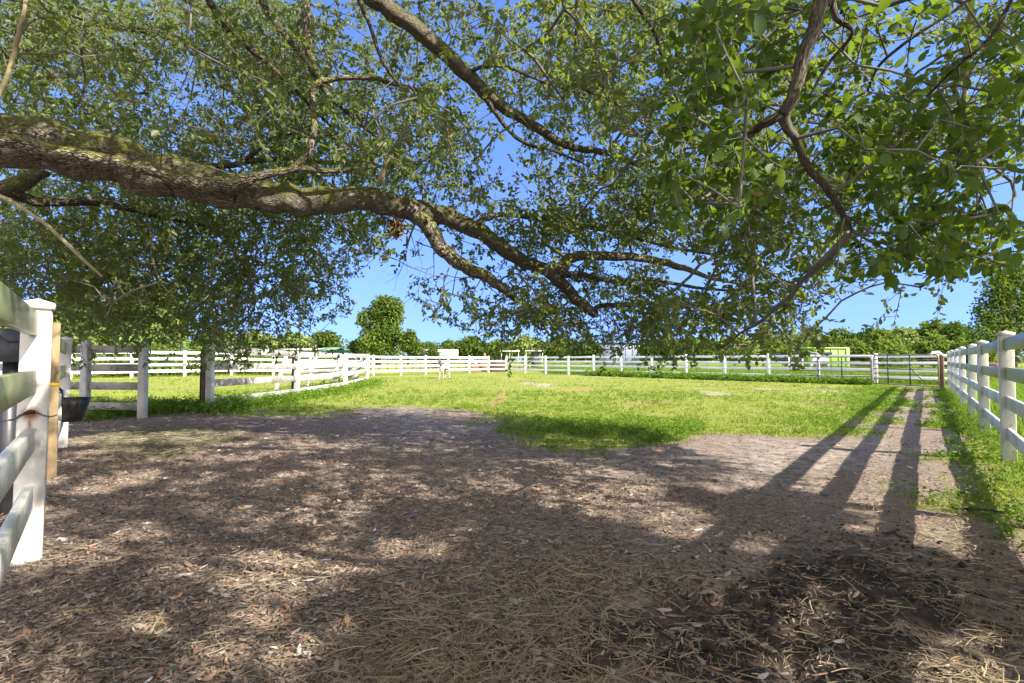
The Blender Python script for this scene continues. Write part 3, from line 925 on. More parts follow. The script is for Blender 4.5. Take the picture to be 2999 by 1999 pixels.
# collapsed white panel leaning inside the pen
root = empty('leaning_panel', (-8.0, 22.5, 0), 'collapsed white fence panel leaning inside the small pen', 'fence panel')
a0, a1 = np.array([-9.2, 20.6]), np.array([-8.0, 26.8])
up = Vector((.34, 0, 1)).normalized()
dd = Vector((a1[0] - a0[0], a1[1] - a0[1], 0))
for t in (0, .33, .66, 1.0):
    c = Vector((a0[0], a0[1], 0)) + dd * t
    mb = MB(); mb.box(c + up * .7, (.12, .1, 1.5), dd, up, .004); mb.build('post', M['vinyl_far'], root)
for h in (.35, .72, 1.1):
    mb = MB(); mb.box(Vector((a0[0], a0[1], 0)) + dd * .5 + up * h + Vector((.06, 0, 0)), (dd.length, .03, .14), dd, up, .003); mb.build('rail', M['grey_board'], root)
root = empty('corral_panel', (-8.3, 25.6, 0), 'rusty pipe panel dumped behind the end of the small pen', 'pipe panel')
for t in (0, .5, 1):
    mb = MB(); mb.tube([(-8.9 + .8 * t, 25.0 + 2 * t, .1), (-8.35 + .8 * t, 25.0 + 2 * t, 1.15)], .035, 6); mb.build('upright', M['rust'], root)
for h in (.3, .75):
    mb = MB(); mb.tube([(-8.75 + h * .5, 25.0, h), (-7.95 + h * .5, 27.0, h)], .03, 6); mb.build('crossbar', M['rust'], root)


# ------------------------------------------------------------------ pipe gates
def pipe_gate(label, P, Q, H0, H1, nb, ups, brace=None, hang=False):
    P = Vector((*P, 0)); Q = Vector((*Q, 0)); d = (Q - P).normalized(); L = (Q - P).length
    root = empty('pipe_gate', P, label, 'gate', 'tubular pipe gates at the back fence')
    R = .12
    def at(s, h): return P + d * s + Vector((0, 0, h))
    RR = .031
    pts = [at(0, H0), at(0, H1 - R), at(.03, H1 - .04), at(R, H1), at(L - R, H1), at(L - .03, H1 - .04), at(L, H1 - R), at(L, H0), at(L / 2, H0)]
    mb = MB(); mb.tube(pts, RR, 8, closed=True); mb.build('frame', M['pipe'], root, True)
    for i in range(1, nb):
        h = H0 + (H1 - H0) * (i / nb) ** .92
        mb = MB(); mb.tube([at(0, h), at(L * .5, h - .012), at(L, h)], .026, 6); mb.build('bar', M['pipe'], root, True)
    for u in ups:
        mb = MB(); mb.box(at(L * u, (H0 + H1) / 2) + Vector((-d.y, d.x, 0)) * -.02, (.05, .02, H1 - H0), d); mb.build('upright', M['grey_metal'], root)
    if brace:
        mb = MB(); mb.tube([at(L * brace[0], brace[1]), at(L * brace[2], brace[3])], .03, 8); mb.build('brace', M['pipe'], root, True)
    return root


def near_of(u, off):           # a point in front of the back fence seen at column u
    A, Bq = np.array(RFp[0]), np.array(RFp[11]); d = (Bq - A) / np.linalg.norm(Bq - A); nn = np.array([-d[1], d[0]])
    if nn[1] > 0: nn = -nn
    k = (u - U0) / F
    A2 = A + nn * off
    t = (A2[0] - k * A2[1]) / (k * d[1] - d[0])
    return A2 + d * t


g1a, g1b = near_of(2314, .55), near_of(2551, .60)
pipe_gate('long rusty pipe gate half sunk in weeds, left of the pair at the back', tuple(g1a), tuple(g1b), .10, 1.30, 5, (.37, .66))
g2a, g2b = near_of(2558, .62), np.array([17.35, 21.55])
pipe_gate('grey pipe gate with a diagonal brace at the end of the dirt path', tuple(g2a), tuple(g2b), .06, 1.37, 6, (.25, .60), (.60, .82, .78, .30))
gm = (g1b + g2a) / 2 + np.array([.05, .12])
mb = MB(); mb.box((gm[0], gm[1], .62), (.11, .11, 1.5), (.64, -.77, 0), (.01, 0, 1), .004); gp = mb.build('gate_post', M['grey_post']); tag(gp, 'weathered post standing between the two pipe gates', 'post')
gh = g2b + np.array([.17, .05])
mb = MB(); mb.box((gh[0], gh[1], .62), (.14, .14, 1.44), (.64, -.77, 0), (0, 0, 1), .004); gp = mb.build('gate_post', M['brown_post']); tag(gp, 'brown timber hinge post where the gate meets the near fence', 'post')
mb = MB(); mb.tube([(gh[0] - .35, gh[1] + .1, 1.37), (gh[0] - .28, gh[1] + .1, 1.46), (gh[0] - .05, gh[1] + .1, 1.47), (gh[0] + .1, gh[1] + .12, 1.38)], .06, 8)
tag(mb.build('pipe_hook', M['vinyl_far'], None, True), 'white bent pipe over the gate hinge post', 'pipe')

# ------------------------------------------------------------------ chain, feeder, meter box
sd_ = np.array([.785, .62])           # outward normal of the near post's broad face
c0 = N0 - fd * .085
root = empty('chain', (c0[0], c0[1], .80), 'rusty chain strung across the stained white post', 'chain')
def links(A, Bp, sag, n, sz, mat, name='link'):
    for i in range(n):
        t = (i + .5) / n; p = Vector(A).lerp(Vector(Bp), t); p.z -= sag * 4 * t * (1 - t)
        t2 = (i + .6) / n; p2 = Vector(A).lerp(Vector(Bp), t2); p2.z -= sag * 4 * t2 * (1 - t2)
        d = (p2 - p).normalized(); s = Vector((0, 0, 1)).cross(d).normalized(); u = d.cross(s)
        if i % 2: s = u
        pts = [p + d * (math.cos(a) * sz * .75) + s * (math.sin(a) * sz * .42) for a in np.linspace(0, 2 * math.pi, 10, endpoint=False)]
        mb = MB(); mb.tube(pts, sz * .14, 5, closed=True); mb.build(name, mat, root, True)
L_ = lambda s, z, o=.08: (N0[0] + sd_[0] * s - fd[0] * o, N0[1] + sd_[1] * s - fd[1] * o, z + .06)
links(L_(.03, .81), L_(-.025, .81), -.004, 4, .017, M['rust'])
links(L_(.03, .81), L_(.078, .785), .002, 5, .011, M['chain'])
links(L_(.078, .785), L_(.11, .775, -.16), .004, 9, .012, M['chain'])
links(L_(-.085, .775), L_(-.34, .775, .02), .01, 13, .016, M['chain'])
mb = MB(); mb.tube([L_(-.02, .81), L_(-.045, .80), L_(-.066, .78), L_(-.09, .775)], .006, 6); mb.build('rod', M['grey_metal'], root, True)
mb = MB(); mb.tube([L_(-.012, .815), L_(.0, .82, .09), L_(.014, .815)], .012, 8); mb.build('bolt', M['rust'], root, True)

# corner feeder hung over the rail
fc = N2 - fd * 1.12
ax = Vector((fd[0], fd[1], 0)); ot = Vector((sd_[0], sd_[1], 0))
root = empty('feeder', (fc[0], fc[1], .4), 'black rubber feeder hooked over the second left fence panel', 'feeder')
def sec(z, w, d0, d1, n=7):
    C = Vector((fc[0], fc[1], z)); r = []
    for i in range(n):
        t = i / (n - 1); a = math.pi * t
        r.append(C - ax * (math.cos(a) * w) + ot * (d0 + (d1 - d0) * math.sin(a) ** .7))
    return r
lv = [sec(.43, .15, .045, .235), sec(.52, .17, .04, .26), sec(.62, .19, .035, .285), sec(.71, .20, .03, .315)]
inn = [sec(.71, .185, .045, .295), sec(.62, .17, .05, .26), sec(.46, .13, .06, .2)]
mb = MB(); rings = lv + inn; n7 = 7
vs = [p for r in rings for p in r]; fs = []
for i in range(len(rings) - 1):
    for k in range(n7 - 1):
        fs.append((i * n7 + k, i * n7 + k + 1, (i + 1) * n7 + k + 1, (i + 1) * n7 + k))
    fs.append((i * n7 + n7 - 1, i * n7, (i + 1) * n7, (i + 1) * n7 + n7 - 1))
fs.append(tuple(range(n7 - 1, -1, -1))); fs.append(tuple((len(rings) - 1) * n7 + k for k in range(n7)))
mb.add(vs, fs); mb.build('bucket', M['black_rubber'], root, True)
mb = MB(); C = Vector((fc[0], fc[1], 0))
prof = [(.035, .70), (.03, .80), (0, .83), (-.05, .82), (-.07, .74)]
for k in range(len(prof) - 1):
    a, b = prof[k], prof[k + 1]
    A = C + ot * a[0] + Vector((0, 0, a[1])); Bq = C + ot * b[0] + Vector((0, 0, b[1]))
    mb.box((A + Bq) / 2, ((Bq - A).length + .01, .26, .014), (Bq - A), ax.cross(Bq - A))
mb.build('hook', M['black_rubber'], root)

# grey box on a post behind the near fence
bx, by = PT(33, 985, 4.1)[:2]
root = empty('meter_box', (bx, by, 0), 'dark grey gabled metal box on a round post behind the left fence', 'metal box')
mb = MB(); mb.tube([(bx, by, -.2), (bx, by, 1.16)], .045, 14); mb.build('post', M['grey_metal'], root, True)
mb = MB(); wv, hv, tv, dv = .085, 1.16, 1.30, .11
pr = [(-wv - .01, hv), (wv + .025, hv), (wv + .03, tv), (.02, tv + .085), (-wv + .01, tv + .02)]
vs = [(bx + a, by - dv, b) for a, b in pr] + [(bx + a, by + dv, b) for a, b in pr]
mb.add(vs, [(0, 1, 2, 3, 4), (9, 8, 7, 6, 5)] + [(k, k + 5, (k + 1) % 5 + 5, (k + 1) % 5) for k in range(5)]); mb.build('box', M['grey_box'], root)
mb = MB(); mb.box((bx + .06, by - .012, tv + .065), (.15, .27, .012), (.10, 0, -.085), (.085, 0, .1)); mb.box((bx - .05, by - .012, tv + .052), (.12, .27, .012), (.10, 0, .07), (-.07, 0, .1)); mb.build('lid', M['grey_box'], root)

# ------------------------------------------------------------------ the oak
SC = 2999 / 2352


def catmull(P, n):
    P = np.asarray(P, float)
    Pp = np.vstack([2 * P[0] - P[1], P, 2 * P[-1] - P[-2]])
    out = []
    for i in range(len(P) - 1):
        p0, p1, p2, p3 = Pp[i:i + 4]
        t = np.linspace(0, 1, n, endpoint=False)[:, None]
        out.append(.5 * ((2 * p1) + (-p0 + p2) * t + (2 * p0 - 5 * p1 + 4 * p2 - p3) * t ** 2 + (-p0 + 3 * p1 - 3 * p2 + p3) * t ** 3))
    out.append(P[-1:])
    return np.vstack(out)


def trace(pts):
    """(u, v, width in the 2352-wide view, distance) -> rows x y z r"""
    rows = []
    for u, v, wd, Z in pts:
        p = PT(u * SC, v * SC, Z); rows.append([*p, wd * SC / 2 * Z / F * .98])
    return rows


oak = empty('oak_tree', (-8.6, 4.2, 0), 'huge live oak whose mossy limbs and leaves hang over the whole yard', 'tree')
NODE = []     # x y z r parent(-1)


def limb(name, rows, n=6, sides=14, mat='bark', wob=.05, seed=0, nodes=True):
    R = catmull(rows, n); P = R[:, :3].copy(); rad = np.maximum(R[:, 3], .004)
    m = len(P)
    ar = np.arange(m)
    P[:, 0] += (vnoise(ar * .55, ar * 0 + seed, 3) - .5) * rad * .5; P[:, 2] += (vnoise(ar * .55, ar * 0 + seed + 50, 5) - .5) * rad * .5
    T = norm(np.gradient(P, axis=0)); ln = np.concatenate([[0], np.cumsum(np.linalg.norm(np.diff(P, axis=0), axis=1))])
    ref = np.array([0, 0, 1.0]) if abs(T[0, 2]) < .9 else np.array([1.0, 0, 0])
    nx_ = norm(np.cross(T[0], ref)); N1 = []
    for i in range(m):
        nx_ = norm(nx_ - T[i] * nx_.dot(T[i])); N1.append(nx_)
    N1 = np.array(N1); N2_ = np.cross(T, N1)
    a = np.linspace(0, 2 * np.pi, sides, endpoint=False)
    nz = 1 + wob * 2 * (fbm(np.cos(a)[None] * 1.1 + 7 + ln[:, None] * 1.6 / max(rad[0] * 8, .3), np.sin(a)[None] * 1.1 + seed + ln[:, None] * .5, seed, 3) - .5) * 2
    V = P[:, None] + (N1[:, None] * np.cos(a)[None, :, None] + N2_[:, None] * np.sin(a)[None, :, None]) * (rad[:, None] * nz)[..., None]
    f = []; uv = []
    circ = 2 * math.pi * rad[0]
    for i in range(m - 1):
        for k in range(sides):
            k2 = (k + 1) % sides
            f.append((i * sides + k, i * sides + k2, (i + 1) * sides + k2, (i + 1) * sides + k))
            u0, u1 = k / sides * circ, (k + 1) / sides * circ
            uv += [(u0, ln[i]), (u1, ln[i]), (u1, ln[i + 1]), (u0, ln[i + 1])]
    V = np.vstack([V.reshape(-1, 3), P[-1:] + T[-1:] * rad[-1]])
    ls = list(range(0, len(f) * 4, 4)); fl = [k for q_ in f for k in q_]
    tip = len(V) - 1
    for k in range(sides):
        ls.append(len(fl)); fl += [(m - 1) * sides + k, (m - 1) * sides + (k + 1) % sides, tip]; uv += [(0, ln[-1])] * 3
    o = mesh_np(name, V, fl, ls, M[mat], oak, True, uv=uv)
    if nodes:
        st = max(1, int(round(.12 / max(np.mean(np.diff(ln)), .01)))) if m > 2 else 1
        for i in range(0, m, st): NODE.append((P[i, 0], P[i, 1], P[i, 2], rad[i], -1))
    return o


T = trace
trunk = [[-8.7, 4.1, -.3, .75], [-8.6, 4.2, .4, .58], [-8.4, 4.4, 1.3, .50], [-8.1, 4.5, 2.2, .50], [-7.4, 4.8, 3.0, .42]]
limb('trunk', trunk, 8, 24, seed=1)
L1 = T([(0, 322, 125, 5.5), (200, 362, 112, 5.7), (400, 410, 96, 5.95), (520, 437, 84, 6.1), (620, 455, 74, 6.25), (720, 462, 66, 6.4), (820, 459, 58, 6.5), (900, 466, 55, 6.6),
        (960, 484, 52, 6.7), (1040, 505, 43, 6.8), (1100, 528, 38, 6.9), (1150, 566, 36, 7.0), (1200, 598, 33, 7.1), (1260, 624, 31, 7.25), (1300, 660, 28, 7.35), (1340, 702, 26, 7.45), (1368, 722, 20, 7.5)])
limb('limb', [[-8.1, 4.5, 2.2, .50], [-6.8, 5.1, 2.85, .36]] + L1, 9, 28, seed=2, wob=.035)
limb('limb', T([(925, 472, 44, 6.72), (965, 497, 40, 6.68), (990, 530, 38, 6.7), (1015, 567, 35, 6.75), (1060, 605, 31, 6.85), (1115, 637, 27, 7.0), (1155, 663, 21, 7.1), (1190, 690, 14, 7.3), (1232, 722, 9, 7.5), (1262, 770, 5, 7.6)]), 8, 18, seed=3)
limb('limb', T([(1255, 624, 28, 7.25), (1292, 612, 27, 7.3), (1312, 592, 25, 7.35), (1380, 588, 22, 7.5), (1480, 591, 18, 7.7), (1560, 612, 15, 7.8), (1640, 640, 9, 8.0), (1720, 655, 5, 8.1)]), 7, 14, seed=4)
limb('limb', T([(1090, 515, 18, 6.85), (1115, 502, 14, 6.8), (1150, 492, 12, 6.8), (1250, 503, 11, 6.9), (1400, 531, 10, 7.1), (1560, 571, 8, 7.3), (1700, 592, 5, 7.5)]), 6, 10, 'bark_thin', seed=5)
limb('limb', T([(1290, 632, 18, 7.3), (1330, 628, 12, 7.25), (1380, 640, 12, 7.2), (1450, 655, 10, 7.2), (1540, 690, 9, 7.2), (1640, 705, 6, 7.2), (1740, 720, 4, 7.3)]), 6, 10, 'bark_thin', seed=6)
limb('limb', T([(1440, 655, 9, 7.2), (1460, 640, 9, 7.2), (1500, 641, 9, 7.3), (1600, 660, 8, 7.4), (1700, 668, 5, 7.5)]), 6, 8, 'bark_thin', seed=7)
limb('limb', T([(1362, 716, 14, 7.5), (1380, 702, 12, 7.5), (1430, 700, 12, 7.6), (1490, 696, 10, 7.7), (1560, 700, 7, 7.8), (1640, 712, 4, 8)]), 6, 10, 'bark_thin', seed=8)
# slimmer stem creeping along the near side of the main limb, then rising
limb('limb', T([(0, 318, 34, 5.12), (100, 340, 32, 5.2), (220, 364, 30, 5.32), (330, 388, 30, 5.48), (420, 412, 32, 5.62), (500, 421, 34, 5.78), (560, 414, 28, 5.85), (610, 400, 20, 5.9), (690, 387, 15, 6), (760, 392, 11, 6.1), (850, 383, 8, 6.2), (960, 380, 5, 6.4)]), 8, 16, 'bark', seed=9)
limb('limb', T([(672, 390, 18, 5.98), (700, 362, 16, 6), (716, 325, 14, 6), (722, 270, 14, 6.05), (717, 215, 15, 6.1), (728, 192, 14, 6.1), (770, 180, 13, 6.15), (850, 178, 12, 6.2), (905, 192, 11, 6.3), (970, 208, 10, 6.4), (1045, 203, 5, 6.5)]), 7, 12, 'bark', seed=10)
# upper limb crossing from the top
limb('limb', [[-6.9, 4.6, 3.2, .34], [-5.2, 4.4, 5.0, .26], [-3.6, 4.5, 5.75, .21]] + T([(800, -60, 46, 5.35), (852, -8, 43, 5.4), (920, 40, 40, 5.5), (1000, 102, 37, 5.7), (1080, 178, 33, 5.9), (1120, 220, 30, 6), (1180, 260, 26, 6.15), (1240, 297, 23, 6.3), (1300, 332, 19, 6.5), (1345, 343, 15, 6.6), (1400, 352, 13, 6.7), (1480, 382, 10, 6.9), (1560, 390, 7, 7.1)]), 7, 18, seed=11)
limb('limb', T([(1108, 212, 16, 6), (1135, 255, 12, 6), (1170, 300, 10, 6.05), (1210, 330, 9, 6.1), (1270, 345, 7, 6.2), (1340, 375, 4, 6.4)]), 6, 9, 'bark_thin', seed=12)
limb('limb', T([(1075, 172, 12, 5.9), (1100, 155, 10, 5.8), (1160, 152, 8, 5.8), (1230, 180, 6, 5.9), (1330, 215, 4, 6)]), 6, 8, 'bark_thin', seed=13)
limb('limb', T([(1325, -20, 10, 4.4), (1326, 60, 10, 4.4), (1322, 120, 9, 4.45), (1326, 190, 9, 4.5), (1420, 240, 7, 4.7), (1500, 300, 4, 4.9)]), 6, 8, 'bark_thin', seed=14)
limb('limb', T([(1440, -20, 9, 4.2), (1500, 70, 8, 4.3), (1520, 130, 6, 4.35), (1560, 240, 4, 4.4)]), 6, 8, 'bark_thin', seed=15)
limb('limb', T([(470, -20, 17, 6), (520, 62, 16, 6.2), (600, 132, 13, 6.4), (690, 218, 9, 6.7), (760, 290, 6, 7)]), 6, 10, 'bark_thin', seed=16)
limb('limb', T([(515, 60, 11, 6.2), (530, 130, 9, 6.2), (560, 200, 7, 6.3), (575, 225, 4, 6.3)]), 5, 8, 'bark_thin', seed=17)
limb('limb', T([(700, -20, 22, 6.6), (704, 60, 20, 6.6), (714, 130, 17, 6.6), (735, 175, 13, 6.5), (760, 195, 9, 6.4)]), 6, 12, 'bark', seed=18)
limb('limb', T([(585, -20, 15, 6.3), (640, 60, 15, 6.4), (700, 135, 13, 6.5), (740, 200, 11, 6.6), (800, 260, 8, 6.8), (880, 330, 5, 7)]), 6, 10, 'bark_thin', seed=19)
limb('limb', T([(815, -20, 10, 5.2), (850, 60, 9, 5.3), (880, 140, 8, 5.4), (920, 200, 6, 5.5)]), 6, 8, 'bark_thin', seed=20)
limb('limb', T([(10, 75, 11, 7), (90, 140, 10, 7), (170, 215, 9, 7), (220, 275, 8, 6.9), (258, 308, 6, 6.8)]), 6, 8, 'bark_thin', seed=21)
limb('limb', T([(0, -10, 10, 7.5), (120, 25, 11, 7.5), (260, 55, 9, 7.6), (400, 80, 7, 7.8), (520, 150, 5, 8)]), 6, 8, 'bark_thin', seed=22)
limb('limb', T([(90, 50, 9, 7.5), (250, 60, 8, 7.6), (420, 100, 7, 7.7), (560, 190, 6, 7.9), (640, 300, 4, 8.1)]), 6, 8, 'bark_thin', seed=23)
limb('limb', T([(330, 390, 14, 7.2), (420, 372, 14, 7.3), (540, 378, 13, 7.3), (640, 310, 11, 7.4), (760, 302, 7, 7.6)]), 6, 9, 'bark_thin', seed=24)
limb('limb', T([(540, 378, 12, 7.3), (620, 365, 12, 7.4), (720, 372, 10, 7.6), (860, 372, 7, 8)]), 6, 9, 'bark_thin', seed=25)
limb('limb', [[-7.9, 5.2, 2.6, .26]] + T([(-60, 440, 46, 6.6), (20, 432, 40, 6.8), (70, 408, 34, 6.9), (110, 398, 14, 7)]), 6, 14, seed=26)
limb('limb', T([(20, 440, 26, 6.8), (90, 462, 22, 7), (190, 462, 20, 7.3), (290, 478, 15, 7.6), (380, 500, 11, 8), (480, 520, 7, 8.5)]), 6, 10, 'bark_thin', seed=27)
limb('limb', T([(-30, 440, 11, 4.9), (40, 470, 10, 5.0), (110, 520, 9, 5.1), (180, 585, 8, 5.25), (235, 635, 5, 5.4)]), 6, 8, 'vine', seed=28, nodes=False)
limb('vine', T([(62, -30, 9, 3.0), (55, 30, 9, 3.0), (42, 80, 10, 3.05), (30, 130, 10, 3.1), (12, 185, 10, 3.1), (-10, 230, 10, 3.1)]), 7, 8, 'vine', seed=29, nodes=False)
limb('limb', T([(902, 345, 12, 6), (880, 400, 14, 6.1), (868, 425, 12, 6.2)]), 6, 8, 'vine', seed=30, nodes=False)
# near branch at the right
JN = T([(1905, -60, 34, 2.35), (1888, 0, 34, 2.35), (1862, 80, 33, 2.38), (1835, 165, 31, 2.42), (1818, 230, 28, 2.45), (1800, 268, 27, 2.5)])
limb('limb', [[-3.0, 3.2, 6.0, .15], [-1.0, 2.0, 5.6, .12], [.6, 1.6, 4.3, .085], [1.35, 2.1, 3.35, .062]] + JN + T([(1826, 318, 20, 2.55), (1858, 385, 18, 2.65), (1905, 440, 17, 2.75), (1940, 498, 13, 2.85), (1958, 530, 8, 2.9)]), 7, 14, 'bark', seed=31)
limb('limb', T([(1802, 262, 22, 2.5), (1770, 276, 22, 2.5), (1735, 298, 17, 2.55), (1690, 335, 13, 2.65), (1668, 385, 11, 2.75), (1655, 420, 8, 2.8), (1640, 470, 5, 2.9)]), 6, 10, 'bark_thin', seed=32)
limb('limb', T([(1905, -30, 16, 2.2), (1920, 40, 14, 2.2), (1958, 75, 9, 2.25), (1900, 150, 8, 2.35), (1860, 220, 6, 2.4)]), 6, 8, 'bark_thin', seed=33)
limb('limb', T([(2260, -30, 11, 2.7), (2190, 25, 9, 2.75), (2090, 90, 8, 2.8), (2020, 150, 7, 2.9), (1992, 210, 5, 3)]), 6, 8, 'bark_thin', seed=34)
limb('limb', T([(2230, 10, 12, 3.6), (2222, 120, 11, 3.7), (2215, 240, 9, 3.8), (2212, 300, 7, 3.8)]), 6, 8, 'vine', seed=35)
limb('limb', T([(2330, -20, 10, 2.2), (2280, 80, 9, 2.25), (2200, 150, 8, 2.35), (2130, 220, 5, 2.5)]), 6, 8, 'bark_thin', seed=36)
0 and limb('limb', T([(2420, 300, 12, 2.6), (2330, 330, 9, 2.8), (2200, 420, 7, 3), (2080, 480, 6, 3.1), (1990, 500, 4, 3.2)]), 6, 8, 'bark_thin', seed=37)
# limbs that leave the picture overhead and shade the yard
limb('limb', [[-7.6, 4.5, 2.8, .36], [-6.0, 3.4, 4.6, .28], [-3.4, 2.6, 5.9, .21], [-.6, 1.4, 6.5, .16], [2.2, .4, 6.6, .12], [4.6, -.6, 6.2, .08], [6.6, -1.4, 5.6, .04]], 8, 14, seed=38)
limb('limb', [[-.6, 1.4, 6.5, .12], [1.6, 2.2, 6.6, .10], [3.8, 2.5, 6.3, .07], [5.6, 2.6, 5.6, .04]], 7, 10, 'bark_thin', seed=39)
limb('limb', [[-3.4, 2.6, 5.9, .15], [-2.2, .4, 6.6, .12], [-.4, -2.0, 6.8, .08], [1.6, -4.0, 6.4, .04]], 7, 10, 'bark_thin', seed=40)
limb('limb', [[-3.6, 4.5, 5.75, .16], [-2.2, 6.0, 7.0, .12], [-.4, 7.4, 7.6, .08], [1.4, 8.2, 7.2, .04]], 7, 10, 'bark_thin', seed=41)
limb('limb', [[-6.0, 3.4, 4.6, .22], [-6.6, 6.2, 6.4, .16], [-6.2, 8.6, 7.6, .11], [-5.0, 10.6, 7.6, .06]], 7, 10, 'bark_thin', seed=42)

# coverage of the canopy in the picture, 75 px cells, 0..9
COV = """
8888888888884456777577788888888856335467
8888888888884556666678888888887755224567
8888888688885677757777888888888746323568
7777775347888888885688888888887776444568
5777776468888888884468888888887588777777
4555888888888888885246777888887688888877
5555556677888888885245777778888888888866
8888777777777777776246777888888888888555
8888888888888777776568888888788886688866
8888888888887665344777888888888875788766
8888888888887511005788888888888865577746
4688888888875200257788888888887645441000
0277777777654100025778888888887520110000
0012221233321100000233343466665431000000
0000000000000000000000000122210000000000
""".split()
COVA = np.array([[int(ch) for ch in r] for r in COV], float)


def cov_at(u, v):
    x = np.clip(u / 75 - .5, 0, 38.999); y = np.clip(v / 75 - .5, 0, 13.999)
    i, j = int(x), int(y); fx, fy = x - i, y - j
    q_ = (COVA[j, i] * (1 - fx) + COVA[j, i + 1] * fx) * (1 - fy) + (COVA[j + 1, i] * (1 - fx) + COVA[j + 1, i + 1] * fx) * fy
    return q_


def layers(u, v):
    if u < 1100:
        if v < 520: return [(.82, 6.4, 11.5, 0), (.12, 4.0, 6.0, 0)]
        return [(1.0, 7.2, 12.0, 0)]
    if u < 1950:
        if v < 480: return [(.70, 5.8, 9.5, 0), (.30, 3.4, 5.2, 0)]
        return [(1.0, 5.6, 8.8, 0)]
    if v < 480: return [(.60, 5.0, 8.5, 0), (.62, 2.1, 3.9, 1)]
    if u > 2460: return [(.30, 4.5, 7.5, 0), (.85, 2.3, 3.9, 1)]
    return [(.80, 4.2, 7.5, 0), (.25 if v < 640 else .06, 2.2, 3.6, 1)]


CL = []      # cluster: x y z scale near
def lit_ground(P):
    return pip(np.array([P[0] + SHX * P[2]]), np.array([P[1] + SHY * P[2]]), LIT)[0]


LIMBPX = []
for Lx in ([(0, 322, 125, 5.5), (200, 362, 112, 5.7), (400, 410, 96, 5.95), (520, 437, 84, 6.1), (620, 455, 74, 6.25), (720, 462, 66, 6.4), (820, 459, 58, 6.5), (900, 466, 55, 6.6), (960, 484, 52, 6.7), (1040, 505, 43, 6.8), (1100, 528, 38, 6.9), (1150, 566, 36, 7.0), (1200, 598, 33, 7.1), (1260, 624, 31, 7.25), (1368, 722, 20, 7.5)],
           [(965, 497, 40, 6.68), (990, 530, 38, 6.7), (1060, 605, 31, 6.85), (1155, 663, 21, 7.1)], [(1255, 624, 28, 7.25), (1312, 592, 25, 7.35), (1480, 591, 18, 7.7), (1640, 640, 9, 8)],
           [(840, -10, 43, 5.4), (1000, 102, 37, 5.7), (1120, 220, 30, 6), (1240, 297, 23, 6.3), (1345, 343, 15, 6.6)], [(690, 387, 15, 6), (717, 215, 15, 6.1), (770, 180, 13, 6.15), (905, 192, 11, 6.3)],
           [(1905, -60, 34, 2.35), (1862, 80, 33, 2.38), (1818, 230, 28, 2.45), (1800, 268, 27, 2.5), (1858, 385, 18, 2.65), (1940, 498, 13, 2.85)]):
    for a_, b_2 in zip(Lx[:-1], Lx[1:]):
        for t_ in np.linspace(0, 1, 12): LIMBPX.append([(a_[i_] * (1 - t_) + b_2[i_] * t_) * (SC if i_ < 3 else 1) for i_ in range(4)])
LIMBPX = np.array(LIMBPX)


def hides_limb(u, v, Z):
    d = np.hypot(LIMBPX[:, 0] - u, LIMBPX[:, 1] - v) - LIMBPX[:, 2] * .5 - .20 * F / Z
    return bool(np.any((d < 0) & (LIMBPX[:, 3] + .15 > Z))) and rng.uniform() < .93


cell = 25.0
for j in range(int(1125 / cell)):
    for i in range(int(3000 / cell)):
        u0, v0 = i * cell, j * cell
        q9 = cov_at(u0 + cell / 2, v0 + cell / 2)
        if q9 < .35: continue
        q_ = q9 / 9.0 * .97
        gap = fbm(np.array(u0 / 95.0), np.array(v0 / 95.0), 201, 3)
        q_ = np.clip(q_ + (gap - .5) * .75 * (1 - abs(2 * q_ - 1) * .55), 0, .965)
        tau = -math.log(1 - q_)
        for share, z0, z1, nr in layers(u0, v0):
            if nr and v0 > 790: continue
            zm = (z0 * z1) ** .5
            ap = .0078 * (F / zm) ** 2
            lam = tau * share * cell * cell / ap * (1.3 if nr else 1) * (1.4 if (u0 < 1100 and v0 > 480) else 1.42)
            for _ in range(rng.poisson(lam)):
                u, v = u0 + rng.uniform(0, cell), v0 + rng.uniform(0, cell)
                Z = rng.uniform(z0, z1); keep = 1.0
                P = PT(u, v, Z)
                tries = 0
                while lit_ground(P) and tries < 5 and Z > (1.7 if nr else 4.0):
                    Z *= .86; keep *= .86 ** 2; P = PT(u, v, Z); tries += 1
                if rng.uniform() > keep: continue
                if P[2] < 1.05 or hides_limb(u, v, Z): continue
                CL.append((*P, 1.0, nr))
# overhead canopy outside the picture, whose shade falls on the yard
nOver = 0
for _k in range(31000):
    gx_, gy_ = (rng.uniform(-11, 7), rng.uniform(.2, 12.5)) if _k < 22500 else (rng.uniform(-1.0, 4.5), rng.uniform(.4, 4.8))
    if pip(np.array([gx_]), np.array([gy_]), LIT)[0]: continue
    holes = .45 * fbm(np.array(gx_ * .9), np.array(gy_ * .65), 211, 2) + .55 * fbm(np.array(gx_ * 2.6), np.array(gy_ * 1.9), 213, 2)
    if holes > (.505 if _k < 22500 else .57) or (-4 < gx_ < 2.6 and 4.6 < gy_ < 8.6 and holes > .46): continue
    h = rng.uniform(3.4, 8.0)
    P = np.array([gx_ - SHX * h, gy_ - SHY * h, h])
    pu, pv, pf = project(P)
    if pf > 0 and -90 < pu < 3090 and -90 < pv < 2100: continue
    if P[0] > 10.5 or P[1] < -7: continue
    CL.append((*P, 1.28, 0)); nOver += 1
CL = np.array(CL)
rng.shuffle(CL)
print('clusters', len(CL), 'overhead', nOver)

